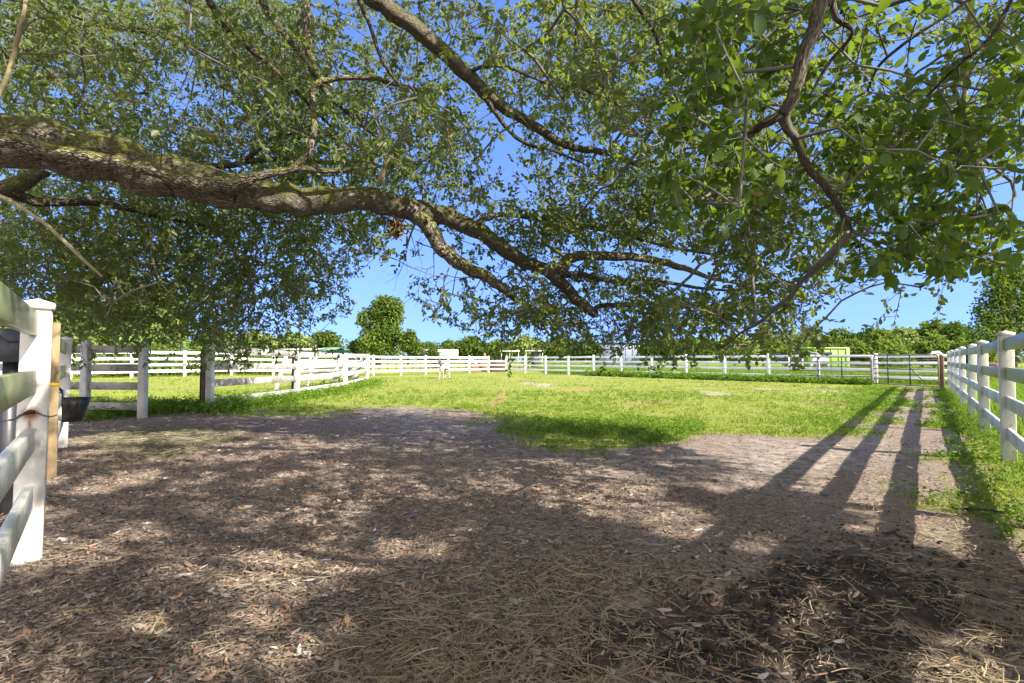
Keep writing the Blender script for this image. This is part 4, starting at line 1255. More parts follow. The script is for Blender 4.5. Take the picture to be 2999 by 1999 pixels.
# grow twigs from the limbs to every leaf cluster
pos = [n_[:3] for n_ in NODE]; par = [-1] * len(NODE); rad0 = [n_[3] for n_ in NODE]; nlimb = len(NODE)
cnt = [0] * len(NODE)
cdir = np.zeros((len(CL), 3)); cnode = np.zeros(len(CL), int)
bi = 0; bs = 60
while bi < len(CL):
    kd = kdtree.KDTree(len(pos))
    for i, p in enumerate(pos): kd.insert(p, i)
    kd.balance()
    for ci in range(bi, min(len(CL), bi + bs)):
        a = CL[ci, :3]
        co, ni, d = kd.find(a)
        p = np.array(pos[ni])
        k = max(1, int(d / .16))
        side = rng.normal(0, .16, 3) * d; side[2] += .16 * d
        c = (p + a) / 2 + side
        last = ni; lp_ = p
        for s in range(1, k + 1):
            t = s / k
            q_ = p * (1 - t) ** 2 + c * 2 * t * (1 - t) + a * t * t
            if s < k: q_ = q_ + rng.normal(0, .012, 3)
            pos.append(tuple(q_)); par.append(last); rad0.append(0); cnt.append(0); last = len(pos) - 1
            dl = q_ - lp_; lp_ = q_
        cdir[ci] = dl / max(np.linalg.norm(dl), 1e-6); cnode[ci] = last
    bi += bs; bs = min(700, int(bs * 1.5))
for ci in range(len(CL)): cnt[cnode[ci]] += 1
for i in range(len(pos) - 1, nlimb - 1, -1):
    if par[i] >= 0: cnt[par[i]] += cnt[i]
pos = np.array(pos); par = np.array(par); cnt = np.array(cnt, float)
radn = np.where(np.arange(len(pos)) < nlimb, np.array(rad0), np.minimum(.0018 + .0015 * cnt ** .46, .017))
child = np.where(par >= 0)[0]
r1 = radn[child]; r0 = np.minimum(radn[par[child]], r1 * 1.5)


def prisms(A, Bp, ra, rb, sides):
    Tn = norm(Bp - A); ref = np.where(np.abs(Tn[:, 2:3]) < .9, np.array([[0, 0, 1.0]]), np.array([[1.0, 0, 0]]))
    n1 = norm(np.cross(Tn, ref)); n2 = np.cross(Tn, n1)
    a = np.linspace(0, 2 * np.pi, sides, endpoint=False)
    ring = n1[:, None] * np.cos(a)[None, :, None] + n2[:, None] * np.sin(a)[None, :, None]
    V = np.concatenate([A[:, None] + ring * ra[:, None, None], Bp[:, None] + ring * rb[:, None, None]], 1)
    f = np.array([[k, (k + 1) % sides, sides + (k + 1) % sides, sides + k] for k in range(sides)])
    F_ = f[None] + (np.arange(len(A)) * 2 * sides)[:, None, None]
    return V.reshape(-1, 3), F_.reshape(-1)


tb = r1 > .009
vs, fs, off = [], [], 0
for msk, sd2 in ((~tb, 4), (tb, 7)):
    ids = child[msk]
    V, F_ = prisms(pos[par[ids]], pos[ids], r0[msk], r1[msk], sd2)
    vs.append(V); fs.append(F_ + off); off += len(V)
# leaf bearing end twigs
D = norm(cdir + rng.normal(0, .45, cdir.shape) + np.array([0, 0, -.28]))
Lt = rng.uniform(.16, .34, len(CL)) * np.where(CL[:, 3] > 1.2, 1.3, np.where(CL[:, 4] > .5, .75, 1.0))
Pc = CL[:, :3] - D * (Lt * .5)[:, None]
V, F_ = prisms(Pc, Pc + D * Lt[:, None], np.full(len(CL), .0019), np.full(len(CL), .0011), 3)
vs.append(V); fs.append(F_ + off)
fsa = np.concatenate(fs)
tw = mesh_np('twigs', np.concatenate(vs), fsa, np.arange(len(fsa) // 4) * 4, M['twig'], oak)

# leaves
NL = 11
idx = np.repeat(np.arange(len(CL)), NL); n = len(idx)
t = np.tile(np.linspace(.12, 1.0, NL), len(CL)) + rng.uniform(-.05, .05, n)
Dt = D[idx]
rad = norm(np.cross(Dt, rand_unit(n)))
LD = norm(Dt * rng.uniform(.25, .9, n)[:, None] + rad * rng.uniform(.6, 1.1, n)[:, None] + np.array([0, 0, -.18]))
LN = norm(np.cross(LD, rand_unit(n)) + np.array([0, 0, .55]) * rng.uniform(0, 1.6, n)[:, None])
sz = np.clip(rng.normal(.060, .015, n), .025, .10) * CL[idx, 3]
B = Pc[idx] + Dt * (Lt[idx] * t)[:, None] + rad * .004
Wl = sz * rng.uniform(.42, .62, n)
tone = fbm(CL[:, 0] * .8 + CL[:, 2] * .5, CL[:, 1] * .8 + CL[:, 2], 301)[idx]
r = np.clip(rng.beta(2, 2.3, n) * .8 + (tone - .5) * .6, 0, .96); r = np.where(rng.uniform(0, 1, n) < .006, .99, r)
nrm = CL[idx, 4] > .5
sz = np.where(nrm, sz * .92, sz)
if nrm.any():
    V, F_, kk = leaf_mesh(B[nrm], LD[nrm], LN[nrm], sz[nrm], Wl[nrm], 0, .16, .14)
    build_leaves('near_crown', M['leaf_near_shaded'], [(V, F_, kk, r[nrm])], oak)
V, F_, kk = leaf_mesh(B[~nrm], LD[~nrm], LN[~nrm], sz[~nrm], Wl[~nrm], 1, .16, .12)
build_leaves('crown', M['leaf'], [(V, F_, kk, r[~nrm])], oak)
print('leaves', n, 'twig segs', len(child))


# bare dead twigs hanging under the fork
def dz(px, py, Z=6.8): return PT(1050 + px * .335, 600 + py * .335, Z)
mb = MB()
def tw_(pts, w0, w1, Z=6.8):
    P = catmull([dz(a, b, Z) for a, b in pts], 4)
    mb.tube(P, list(np.linspace(w0, w1, len(P))), 5)
tw_([(500, 316), (560, 345), (650, 380), (657, 450), (660, 560), (656, 662)], .008, .004)
tw_([(655, 535), (620, 552), (590, 560), (560, 555), (520, 545), (460, 553)], .005, .0015)
tw_([(605, 555), (585, 610), (575, 665)], .004, .002)
tw_([(656, 622), (600, 650), (545, 690), (520, 745), (470, 800), (400, 862)], .005, .0018)
tw_([(545, 690), (500, 700), (450, 735), (408, 783)], .003, .001)
tw_([(525, 740), (522, 800), (510, 850), (488, 893)], .003, .001)
tw_([(560, 350), (530, 420), (545, 480), (560, 548)], .003, .0015)
tw_([(560, 556), (535, 600), (530, 640)], .002, .001)
tw_([(630, 540), (632, 640), (626, 780)], .0015, .001)
tw_([(430, 360), (415, 430), (390, 510), (360, 590), (300, 645), (215, 690)], .006, .0015, 7.4)
tw_([(375, 560), (335, 600), (250, 610)], .002, .001, 7.4)
tw_([(360, 590), (330, 660), (320, 720), (300, 760)], .0025, .001, 7.4)
tw_([(415, 470), (425, 540), (415, 610), (360, 650)], .002, .001, 7.4)
tw_([(230, 330), (225, 400), (185, 490)], .004, .0015, 7.8)
tw_([(550, 280), (500, 350), (445, 440)], .003, .001, 7.0)
mb.build('dead_twig', M['dead_twig'], oak)
mb = MB()
# thin bare shoots drooping from the low right end of the canopy
for i_ in range(26):
    u_, v_ = rng.uniform(1640, 2380), rng.uniform(860, 960); Z_ = rng.uniform(5.6, 7.2); dx_ = rng.uniform(-30, 75); dv_ = rng.uniform(50, 130)
    P_ = catmull([PT(u_, v_, Z_), PT(u_ + dx_ * .5, v_ + dv_ * .3, Z_ - .05), PT(u_ + dx_ * .9, v_ + dv_ * .65, Z_ - .1), PT(u_ + dx_ * rng.uniform(.8, 1.2), v_ + dv_, Z_ - .1)], 4)
    if P_[-1, 2] > .5: mb = MB(); mb.tube(P_, list(np.linspace(.005, .0016, len(P_))), 5); mb.build('dead_twig', M['dead_twig'], oak)
# caught clump of dead leaves under the limb
n = 420
cc = PT(1160, 668, 6.55)
B = cc + rand_unit(n) * (rng.uniform(0, 1, n) ** .5)[:, None] * np.array([.075, .07, .11]) + np.array([0, 0, .02])
Dd = norm(rng.normal(0, .5, (n, 3)) + np.array([0, 0, -.7])); Nn = rand_unit(n)
V, F_, kk = leaf_mesh(B, Dd, Nn, rng.uniform(.05, .09, n), rng.uniform(.018, .035, n), 1, .3, .35)
cl = build_leaves('dead_leaf_clump', M['dead_leaf'], [(V, F_, kk, rng.uniform(0, 1, n))])
tag(cl, 'brown clump of dead leaves caught under the fork of the oak limb', 'leaf clump')


# ------------------------------------------------------------------ background plants
def blob_leaves(lobes, n, size, shell=.55, seed=0):
    """lobes rows: x y z rx ry rz ; clumps of leaf faces through the crown's volume"""
    lo_ = np.array(lobes, float)
    wgt = lo_[:, 3] * lo_[:, 4] * lo_[:, 5]; wgt = wgt ** (2 / 3); wgt /= wgt.sum()
    li = rng.choice(len(lo_), n, p=wgt)
    d = rand_unit(n); rr = (shell + (1 - shell) * rng.uniform(0, 1, n) ** .6) * rng.uniform(.85, 1.12, n)
    lump = .78 + .45 * fbm(d[:, 0] * 2.6 + li * 3.1, d[:, 1] * 2.6 + d[:, 2] * 2.1, seed, 3)
    C = lo_[li, :3] + d * lo_[li, 3:6] * (rr * lump)[:, None]
    C = C[C[:, 2] > .05]; n = len(C)
    Dd = norm(rng.normal(0, 1, (n, 3)) + np.array([0, 0, -.2])); Nn = norm(rng.normal(0, .8, (n, 3)) + np.array([0, 0, .8]))
    L = rng.uniform(.6, 1.3, n) * size; 
    V, F_, kk = leaf_mesh(C, Dd, Nn, L, L * rng.uniform(.45, .7, n), 1, .15, .15)
    tone_ = fbm(C[:, 0] / (size * 7) + C[:, 2] / (size * 9), C[:, 1] / (size * 7) + C[:, 2] / (size * 6), seed + 3, 2)
    return V, F_, kk, np.clip(rng.beta(2, 2, n) * .75 + (tone_ - .45) * .9, 0, .95)


def tree(name, label, cat, loc, lobes, n, size, mat, trunk_r=.2, trunk_h=None, group=None, seed=0, shell=.5):
    root = empty(name, (loc[0], loc[1], 0), label, cat, group)
    lb = [(loc[0] + a, loc[1] + b, c, d, e, f_) for a, b, c, d, e, f_ in lobes]
    build_leaves('crown', M[mat], [blob_leaves(lb, n, size, shell, seed)], root)
    mb = MB(); th = trunk_h or max(l_[2] for l_ in lobes)
    top = Vector((loc[0], loc[1], th))
    mb.tube([(loc[0], loc[1], -.3), (loc[0] + trunk_r * .3, loc[1], th * .35), top], [trunk_r * 1.3, trunk_r, trunk_r * .4], 7)
    for l_ in lb[1:6]:
        mb.tube([(loc[0], loc[1], th * .3), (loc[0] * .4 + l_[0] * .6, loc[1] * .4 + l_[1] * .6, l_[2] * .7), (l_[0], l_[1], l_[2])], [trunk_r * .6, trunk_r * .35, trunk_r * .15], 5)
    mb.build('trunk', M['bark_thin'], root, True)
    return root


def at(u, Z): return (Z * (u - U0) / F, Z)
def zz(v, Z): return HC + (1052 - v) / F * Z      # height of picture row v at distance Z


def px(u, v, Z): p = at(u, Z); return p[0], p[1], zz(v, Z)


# tall lone tree and its neighbours
def lobes_px(base_u, Z, items, dy=.8):
    bx_ = at(base_u, Z)[0]; out = []
    for (u, v, ru, rv) in items:
        out.append((at(u, Z)[0] - bx_, rng.uniform(-.3, .3) * ru / F * Z, zz(v, Z), ru / F * Z, ru / F * Z * dy, rv / F * Z))
    return out


Z = 80
tree('broadleaf_tree', 'tall lone bright green tree with a leaning top, behind the far fence', 'tree', at(1108, Z), lobes_px(1108, Z, [(1110, 1010, 62, 38), (1075, 935, 36, 34), (1118, 905, 42, 36), (1152, 898, 32, 30), (1130, 882, 26, 20), (1085, 985, 36, 30), (1140, 980, 48, 34), (1160, 930, 22, 26), (1128, 945, 34, 26)]), 6500, .5, 'bg_leaf', .35, zz(880, Z), seed=3, shell=.3)
tree('shrub', 'small dark rounded tree just left of the tall lone tree', 'tree', at(1050, 84), lobes_px(1050, 84, [(1050, 1012, 24, 18), (1038, 1020, 14, 12)]), 900, .5, 'bg_dark', .15, seed=5)
tree('shrub', 'thin topped young tree just right of the tall lone tree', 'tree', at(1195, 78), lobes_px(1195, 78, [(1192, 1000, 26, 32), (1205, 985, 14, 16), (1215, 1018, 26, 20)]), 1700, .5, 'bg_leaf', .18, seed=7)
tree('broadleaf_tree', 'round sunny tree behind the green roofed barn', 'tree', at(945, 100), lobes_px(945, 100, [(950, 995, 40, 26), (930, 1000, 26, 22), (972, 1005, 22, 24), (905, 1008, 30, 18)]), 3600, .6, 'bg_leaf', .3, seed=9)
tree('broadleaf_tree', 'pale green tree partly hidden by hanging oak leaves left of the barn tree', 'tree', at(860, 96), lobes_px(860, 96, [(860, 1000, 46, 24), (830, 1008, 36, 20), (890, 1008, 36, 20)]), 3000, .6, 'bg_pale', .3, seed=10)
mids = [(1250, 1012, 44, 22, 95, 'bg_leaf', 'low tree behind the white trailer'), (1310, 1008, 30, 22, 100, 'bg_leaf', 'round low tree right of the white trailer'),
        (1375, 1000, 52, 30, 88, 'bg_leaf', 'broad bush with a lumpy top between the trailer and the awning'), (1452, 1010, 46, 26, 80, 'bg_leaf', 'bush in front of the flat awning roof'),
        (1535, 1000, 50, 34, 84, 'bg_pale', 'loose pale bush behind the flat awning'), (1640, 1005, 60, 36, 76, 'bg_leaf', 'wide bush right of the flat awning'),
        (1720, 1010, 40, 30, 72, 'bg_dark', 'dark bush beside the blue grey wall'), (1935, 1008, 60, 34, 62, 'bg_leaf', 'bush right of the blue grey wall, under the oak tips'),
        (2040, 1006, 60, 36, 58, 'bg_dark', 'dark bush under the drooping oak branch'), (2150, 1002, 62, 36, 60, 'bg_pale', 'light green bush under the right end of the drooping branch'),
        (2235, 998, 46, 30, 62, 'bg_leaf', 'bush left of the black trailer')]
for i, (u, v, ru, rv, Z, mt, lab) in enumerate(mids):
    tree('bush', lab, 'bush', at(u, Z), lobes_px(u, Z, [(u, v + 16, ru, rv * .9), (u - ru * .5, v + 22, ru * .6, rv * .7), (u + ru * .45, v + 18, ru * .6, rv * .8), (u + ru * .1, v, ru * .5, rv * .55)]), 2600, .5, mt, .12, zz(v, Z), seed=20 + i)
tree('shrub', 'small dark shrub in front of the white trailer', 'bush', at(1268, 66), lobes_px(1268, 66, [(1268, 1034, 19, 11), (1268, 1026, 10, 8)]), 700, .3, 'bg_dark', .06, seed=41)
# tree line on the right: separate crowns
tl_ = [(2300, 975, 60, 34, 78, 'bg_leaf'), (2390, 968, 52, 34, 82, 'bg_pale'), (2330, 990, 50, 26, 66, 'bg_leaf'), (2455, 968, 56, 38, 80, 'bg_leaf'), (2530, 962, 50, 40, 78, 'bg_dark'), (2585, 968, 46, 40, 74, 'bg_leaf'),
       (2640, 962, 48, 40, 76, 'bg_pale'), (2700, 955, 50, 44, 80, 'bg_leaf'), (2760, 946, 52, 48, 78, 'bg_leaf'), (2815, 952, 50, 46, 70, 'bg_dark'), (2735, 985, 56, 34, 62, 'bg_leaf'), (2840, 985, 56, 36, 58, 'bg_leaf'), (2600, 992, 60, 28, 62, 'bg_leaf'), (2490, 992, 60, 26, 64, 'bg_leaf')]
tlab = ['leftmost crown of the tree row, above the black trailer', 'yellow green crown behind the lime container', 'low bush right behind the black trailer', 'crown over the right end of the lime container', 'dark crown right of the lime container',
        'rounded crown over the left half of the braced gate', 'paler crown over the braced gate', 'tall crown over the gate hinge', 'highest crown of the row left of the big feathery tree', 'dark crown beside the big feathery tree',
        'low bush behind the hinge post of the gate', 'low bush behind the far posts of the near fence', 'low bush behind the braced gate', 'low bush behind the meeting of the two gates']
for i, ((u, v, ru, rv, Z, mt), lab) in enumerate(zip(tl_, tlab)):
    tree('bush', lab, 'tree', at(u, Z), lobes_px(u, Z, [(u, v + 42 + rng.uniform(-8, 14), ru, rv), (u - ru * .5, v + 46, ru * rng.uniform(.4, .7), rv * .8), (u + ru * .5, v + 42, ru * rng.uniform(.4, .7), rv * .85), (u + rng.uniform(-.4, .4) * ru, v + 16, ru * rng.uniform(.3, .6), rv * rng.uniform(.4, .8)), (u + ru * .2, v + 66, ru * .9, rv * .6)]), 4200, rng.uniform(.35, .6), mt, .16, zz(v, Z), group='tree row beyond the gates', seed=60 + i)
Z = 33
tree('feathery_tree', 'big dark feathery tree at the right edge behind the near fence', 'tree', at(2960, Z), lobes_px(2960, Z, [(2950, 920, 70, 80), (3010, 860, 90, 90), (2900, 930, 46, 60), (2925, 850, 50, 50), (2980, 800, 70, 60), (3060, 930, 90, 90), (2890, 985, 60, 50), (2990, 980, 90, 60)]), 9500, .20, 'bg_leaf', .25, zz(800, Z), seed=90, shell=.15)
# left hedge of broad leaves behind the far fence, and tall pale trees
hp = [(-27.6, 22.0, 2.3, 'bg_leaf', 'vine hedge clump seen left of the nearest white post'), (-24.8, 25.2, 2.2, 'bg_leaf', 'vine hedge clump behind the board fence'), (-22.2, 28.2, 2.3, 'bg_leaf', 'vine hedge clump right of the board fence'), (-19.6, 31.6, 2.2, 'bg_leaf', 'vine hedge clump in the open gateway'),
      (-17.0, 35.0, 2.1, 'bg_leaf', 'vine hedge clump behind the brown timber posts'), (-14.6, 38.2, 1.7, 'bg_leaf', 'low end of the vine hedge behind the pen')]
for i, (x, y, h, mt, lab) in enumerate(hp):
    lob = [(rng.uniform(-2.2, 2.2), rng.uniform(-1.2, 2.2), h * rng.uniform(.25, .55), 1.5, 1.3, h * .42) for _ in range(7)]
    tree('hedge', lab, 'hedge', (x - .3, y + .6), lob, 4200, .2, mt, .05, h * .7, group='vine hedge behind the left fence', seed=100 + i, shell=.45)
for i, (u, v, ru, rv, Z, lab) in enumerate([(205, 905, 90, 110, 46, 'tall pale tree beyond the hedge, behind the nearest white post'), (360, 930, 90, 100, 50, 'tall pale tree beyond the hedge over the board fence'), (470, 925, 80, 95, 54, 'tall pale tree beyond the hedge over the gateway'), (30, 960, 90, 80, 44, 'pale tree beyond the hedge at the left edge'), (620, 1000, 80, 40, 62, 'low pale tree beyond the hedge over the pen corner'), (740, 1008, 70, 34, 66, 'low pale tree beyond the pen boards')]):
    tree('pale_tree', lab, 'tree', at(u, Z), lobes_px(u, Z, [(u, v + 40, ru, rv * .8), (u - ru * .4, v + 10, ru * .55, rv * .6), (u + ru * .4, v - 10, ru * .6, rv * .6), (u, v - rv * .5, ru * .5, rv * .5), (u + ru * .3, v + 70, ru * .7, rv * .5)]), 5200, .4, 'bg_pale', .2, zz(v, Z), seed=130 + i)
# far woods closing the horizon
lob = []
for u in range(-700, 3900, 70):
    Z = 150 + rng.uniform(-15, 40); hgt = rng.uniform(4, 7)
    a = at(u, Z); lob.append((a[0], a[1], hgt * .45, rng.uniform(5, 8), 5, hgt * .62))
fw = build_leaves('far_woods', M['bg_leaf'], [blob_leaves(lob, 26000, .9, .55, 150)]); tag(fw, 'low far woods closing the horizon all round', 'woods', kind='stuff')
# tall grass beyond the right hand fences
n = 60000
x = rng.uniform(3, 42, n); y = rng.uniform(6, 60, n)
A0, A1 = np.array(RFp[0]), np.array(RFp[12]); dA = (A1 - A0) / np.linalg.norm(A1 - A0); nA = np.array([-dA[1], dA[0]])
if nA[1] < 0: nA = -nA
sA = (x - A0[0]) * nA[0] + (y - A0[1]) * nA[1]
dB = np.array([1.92, 2.46]) / math.hypot(1.92, 2.46); nB = np.array([dB[1], -dB[0]])
sB = (x - 5.73) * nB[0] + (y - 6.14) * nB[1]
k = ((sA > .5) & (sA < 16) & (sB < 30)) | ((sB > .35) & (sB < 18) & (sA < 6))
k &= rng.uniform(0, 1, n) < np.where(sA > .5, .75, .9) * (.4 + .9 * fbm(x * .4, y * .4, 161))
x, y = x[k], y[k]; n = len(x)
x = np.repeat(x, 7) + rng.normal(0, .16, n * 7); y = np.repeat(y, 7) + rng.normal(0, .16, n * 7); n = len(x)
sB = (x - 5.73) * nB[0] + (y - 6.14) * nB[1]; kk_ = (sB > .12) | (y > 24); x, y = x[kk_], y[kk_]; n = len(x)
hh = rng.uniform(.35, .95, n) * (.45 + .9 * fbm(x * .35, y * .35, 163)) * np.where(y > 22, 1.05, .85)
V, F_, kq = blades(np.stack([x, y, x * 0 - .02], 1), hh, rng.uniform(.005, .011, n) * (1 + .025 * y), rng.uniform(.2, .9, n), 2)
tg = build_leaves('tall_grass', M['weed'], [(V, F_, kq, np.clip(rng.beta(2, 2, n) * .9 + .15 * (fbm(x * .5, y * .5, 165) - .3), 0, 1))])
tag(tg, 'tall bright grass growing beyond the right hand fences', 'grass', kind='stuff')
def f_gate(n):
    x, y = along(tuple(np.array(RFp[4])), tuple(g2a), .30, n)
    return x - .45, y - .45, np.full(n, .75) * (.4 + .9 * fbm(x * .5, y * .5, 171))
weeds(3400, f_gate, .12, .42, 'fence_weeds', 'dark green weeds along the foot of the back fence and gates', wl=(.04, .08))

# ------------------------------------------------------------------ far buildings and vehicles
M['green_roof'] = m_flat('green_roof_sheet', (.13, .27, .17), .5, 0, .2, 2, .02)
M['teal'] = m_flat('teal_gable', (.10, .26, .27), .6, 0, .25, 2, .02)
M['tan'] = m_flat('tan_siding', (.42, .30, .22), .7, 0, .3, 2, .05)
M['white'] = m_flat('white_paint', (.80, .80, .80), .5, 0, .08, 2, .02)
M['lime'] = m_flat('lime_green_paint', (.20, .38, .03), .5, 0, .15, 3, .02)
M['lime_pale'] = m_flat('pale_lime_paint', (.42, .54, .20), .5, 0, .1, 3, .02)
M['black_paint'] = m_flat('black_paint', (.02, .02, .022), .45, 0, .3, 3, .05)
M['blue_grey'] = m_flat('blue_grey_cladding', (.20, .23, .32), .55, 0, .15, 2, .02)
M['clay'] = m_flat('red_clay', (.36, .13, .07), .95, 0, .5, 1.6, .5, .1, (.15, .07, .045))
M['darkclay'] = m_flat('dark_soil', (.12, .065, .045), .95, 0, .5, 1.6, .5, .1)
M['tyre'] = m_flat('tyre_rubber', (.02, .02, .02), .8, 0, .2, 8, .1)


def boxw(mat, parent, name, u0, u1, v0, v1, Z, depth, zb=None, yaw=0, bevel=.03):
    x0, x1 = at(u0, Z)[0], at(u1, Z)[0]; zt = zz(v0, Z); zl = zz(v1, Z) if zb is None else zb
    mb = MB(); mb.box(((x0 + x1) / 2, Z + depth / 2, (zt + zl) / 2), (x1 - x0, depth, zt - zl), (math.cos(yaw), math.sin(yaw), 0), (0, 0, 1), bevel)
    return mb.build(name, M[mat], parent)


# white box trailer
Z = 74
root = empty('box_trailer', (*at(1290, Z), 0), 'white box trailer parked behind the far fence', 'trailer')
boxw('white', root, 'body', 1246, 1337, 1023, 1041, Z, 2.6, None)
boxw('black_paint', root, 'chassis', 1250, 1333, 1041, 1046, Z + .2, 2.2, .62)
boxw('grey_metal', root, 'front_panel', 1236, 1245.6, 1024, 1041, Z + .1, 2.4, None)
for u in (1275, 1300):
    a = at(u, Z); mb = MB(); mb.tube([(a[0], a[1] - .08, .45), (a[0], a[1] + .2, .45)], .45, 16); mb.build('wheel', M['tyre'], root)
for u in (1260, 1283, 1306, 1328):
    boxw('white', root, 'seam', u, u + .8, 1024, 1040, Z - .02, .03, None, bevel=0)
# green roofed barn
Z = 92
root = empty('barn', (*at(975, Z), 0), 'low barn with a green sheet roof and teal gable behind the pen', 'barn')
def P3(u, v, Zz): return (*at(u, Zz), zz(v, Zz))
ridL, apex, eR, eL = P3(925, 1016.8, Z + 10), P3(1000, 1016.8, Z), P3(1033, 1027, Z + 1), P3(955, 1027.5, Z)
bkL = P3(916, 1027.5, Z + 9.2)
mb = MB(); dn = np.array([0, 0, -.12])
mb.add([ridL, apex, eL, bkL, np.array(ridL) + dn, np.array(apex) + dn, np.array(eL) + dn, np.array(bkL) + dn], [(0, 3, 2, 1), (4, 5, 6, 7), (0, 1, 5, 4), (1, 2, 6, 5), (2, 3, 7, 6), (3, 0, 4, 7)]); mb.build('roof', M['green_roof'], root)
bkR = np.array(eR) + np.array(ridL) - np.array(apex)
mb = MB(); mb.add([apex, eR, bkR, ridL, np.array(apex) + dn, np.array(eR) + dn, bkR + dn, np.array(ridL) + dn], [(0, 1, 2, 3), (7, 6, 5, 4), (0, 4, 5, 1), (1, 5, 6, 2), (2, 6, 7, 3), (3, 7, 4, 0)]); mb.build('roof', M['green_roof'], root)
ap2, eL2, eR2 = np.array(apex) + [0, .3, -.14], np.array(eL) + [.15, .3, -.14], np.array(eR) + [-.15, .3, -.14]
bL2, bR2 = np.array(eL2) * [1, 1, 0], np.array(eR2) * [1, 1, 0]
mb = MB(); bk = np.array([0, .2, 0]); mb.add([ap2, eL2, bL2, bR2, eR2] + [p + bk for p in (ap2, eL2, bL2, bR2, eR2)], [(0, 1, 2, 3, 4), (9, 8, 7, 6, 5)] + [(k, k + 5, (k + 1) % 5 + 5, (k + 1) % 5) for k in range(5)]); mb.build('gable_wall', M['teal'], root)
sw0, sw1 = np.array(eL2), np.array(bkL) + [.3, 0, -.14]
mb = MB(); mb.add([sw0, sw1, sw1 * [1, 1, 0], sw0 * [1, 1, 0]] + [p + [.2, .1, 0] for p in (sw0, sw1, sw1 * [1, 1, 0], sw0 * [1, 1, 0])], [(0, 1, 2, 3), (7, 6, 5, 4), (0, 4, 5, 1), (1, 5, 6, 2), (2, 6, 7, 3), (3, 7, 4, 0)]); mb.build('side_wall', M['tan'], root)
# long low shed left of the barn
Z = 86
root = empty('stable', (*at(870, Z), 0), 'long low stable with a pale roof edge left of the barn', 'shed')
boxw('tan', root, 'wall', 824, 915, 1026, 1046, Z + .6, 4, 0)
x0, x1 = at(816, Z)[0], at(919, Z)[0]; zt = zz(1017.5, Z)
mb = MB(); mb.add([(x0, Z - .6, zz(1022, Z)), (x1, Z - .6, zz(1023, Z)), (x1, Z + 5, zt), (x0, Z + 5, zt)] + [(x0, Z - .6, zz(1024, Z)), (x1, Z - .6, zz(1025, Z)), (x1, Z + 5, zt - .1), (x0, Z + 5, zt - .1)], [(0, 1, 2, 3), (7, 6, 5, 4), (0, 4, 5, 1), (1, 5, 6, 2), (2, 6, 7, 3), (3, 7, 4, 0)]); mb.build('roof', M['white'], root)
for u in (836, 860, 886, 908): boxw('brown_post', root, 'post', u, u + 2, 1024, 1046, Z - .4, .12, 0, bevel=0)
# flat awning with a dark hut
Z = 66
root = empty('awning', (*at(1560, Z), 0), 'flat roofed white awning with a dark box below, behind the far fence', 'awning')
boxw('white', root, 'roof', 1538, 1592, 1025, 1028, Z, 3, None, bevel=.01)
for u in (1540, 1588): boxw('grey_post', root, 'post', u, u + 2, 1028, 1046, Z + .2, .1, 0, bevel=0)
boxw('grey_box', root, 'box', 1556, 1584, 1030, 1050, Z + .6, 2, .2)
root = empty('awning', (*at(1490, Z + 6), 0), 'thin white shade roof on poles left of the dark box awning', 'awning')
boxw('white', root, 'roof', 1464, 1522, 1026.5, 1028.5, Z + 6, 2.5, None, bevel=.01)
for u in (1468, 1492, 1518): boxw('grey_post', root, 'post', u, u + 1.6, 1028.5, 1046, Z + 6.2, .1, 0, bevel=0)
# blue grey building
Z = 105
root = empty('metal_building', (*at(1815, Z), 0), 'long blue grey metal wall glimpsed under the oak tips', 'building')
boxw('blue_grey', root, 'wall', 1752, 1884, 1005, 1046, Z, 6, 0)
boxw('grey_metal', root, 'eave', 1750, 1886, 1002.5, 1005, Z - .3, 6.6, None)
boxw('white', root, 'door', 1915, 1945, 1008, 1040, Z - 4, 3, .2)
for u in (1772, 1792, 1812, 1832, 1852): boxw('grey_metal', root, 'seam', u, u + .7, 1006, 1045, Z - .06, .07, 0, bevel=0)
# lime container
Z = 58
root = empty('container', (*at(2425, Z), 0), 'lime green container standing behind the long gate', 'container')
boxw('lime', root, 'body', 2366, 2484, 1020, 1046, Z, 2.4, .2)
boxw('lime_pale', root, 'roof_rim', 2364, 2488.5, 1016.8, 1020, Z - .15, 2.7, None)
boxw('lime_pale', root, 'corner_post', 2478.5, 2488, 1020.2, 1046, Z - .1, .3, .2)
for u in (2390, 2412, 2434, 2456): boxw('lime', root, 'rib', u, u + 1.5, 1021, 1045, Z - .06, .07, .3, bevel=0)
# black trailer with ramp bars
Z = 50
root = empty('stock_trailer', (*at(2370, Z), 0), 'low black stock trailer in front of the lime container', 'trailer')
boxw('black_paint', root, 'bed', 2300, 2440, 1029.5, 1038.5, Z, 2, None, bevel=.08)
boxw('black_paint', root, 'drawbar', 2262, 2302, 1033, 1038, Z + .8, .25, None)
for u in (2330, 2373):
    a = at(u, Z); mb = MB(); mb.tube([(a[0], a[1] - .1, .36), (a[0], a[1] + .12, .36)], .36, 16); wh = mb.build('wheel', M['tyre'], root)
    mb = MB(); mb.tube([(a[0], a[1] - .13, .36), (a[0], a[1] - .09, .36)], .17, 12); mb.build('rim', M['grey_metal'], wh)
root = empty('slatted_panel', (*at(2305, 44), 0), 'dark slatted stall panel leaning behind the back fence', 'panel')
Z = 44
for (ua, ub) in ((2266, 2308), (2316, 2348)):
    boxw('black_paint', root, 'rail', ua, ub, 1046, 1048, Z, .05, None, bevel=0); boxw('black_paint', root, 'rail', ua, ub, 1058, 1060, Z, .05, None, bevel=0)
    for u in np.arange(ua, ub, 3.2): boxw('black_paint', root, 'slat', u, u + 1.2, 1048, 1058, Z + .01, .03, None, bevel=0)
boxw('white', root, 'post', 2309, 2311.5, 1044, 1066, Z, .08, 0, bevel=0); boxw('white', root, 'post', 2349, 2351.5, 1044, 1066, Z, .08, 0, bevel=0)
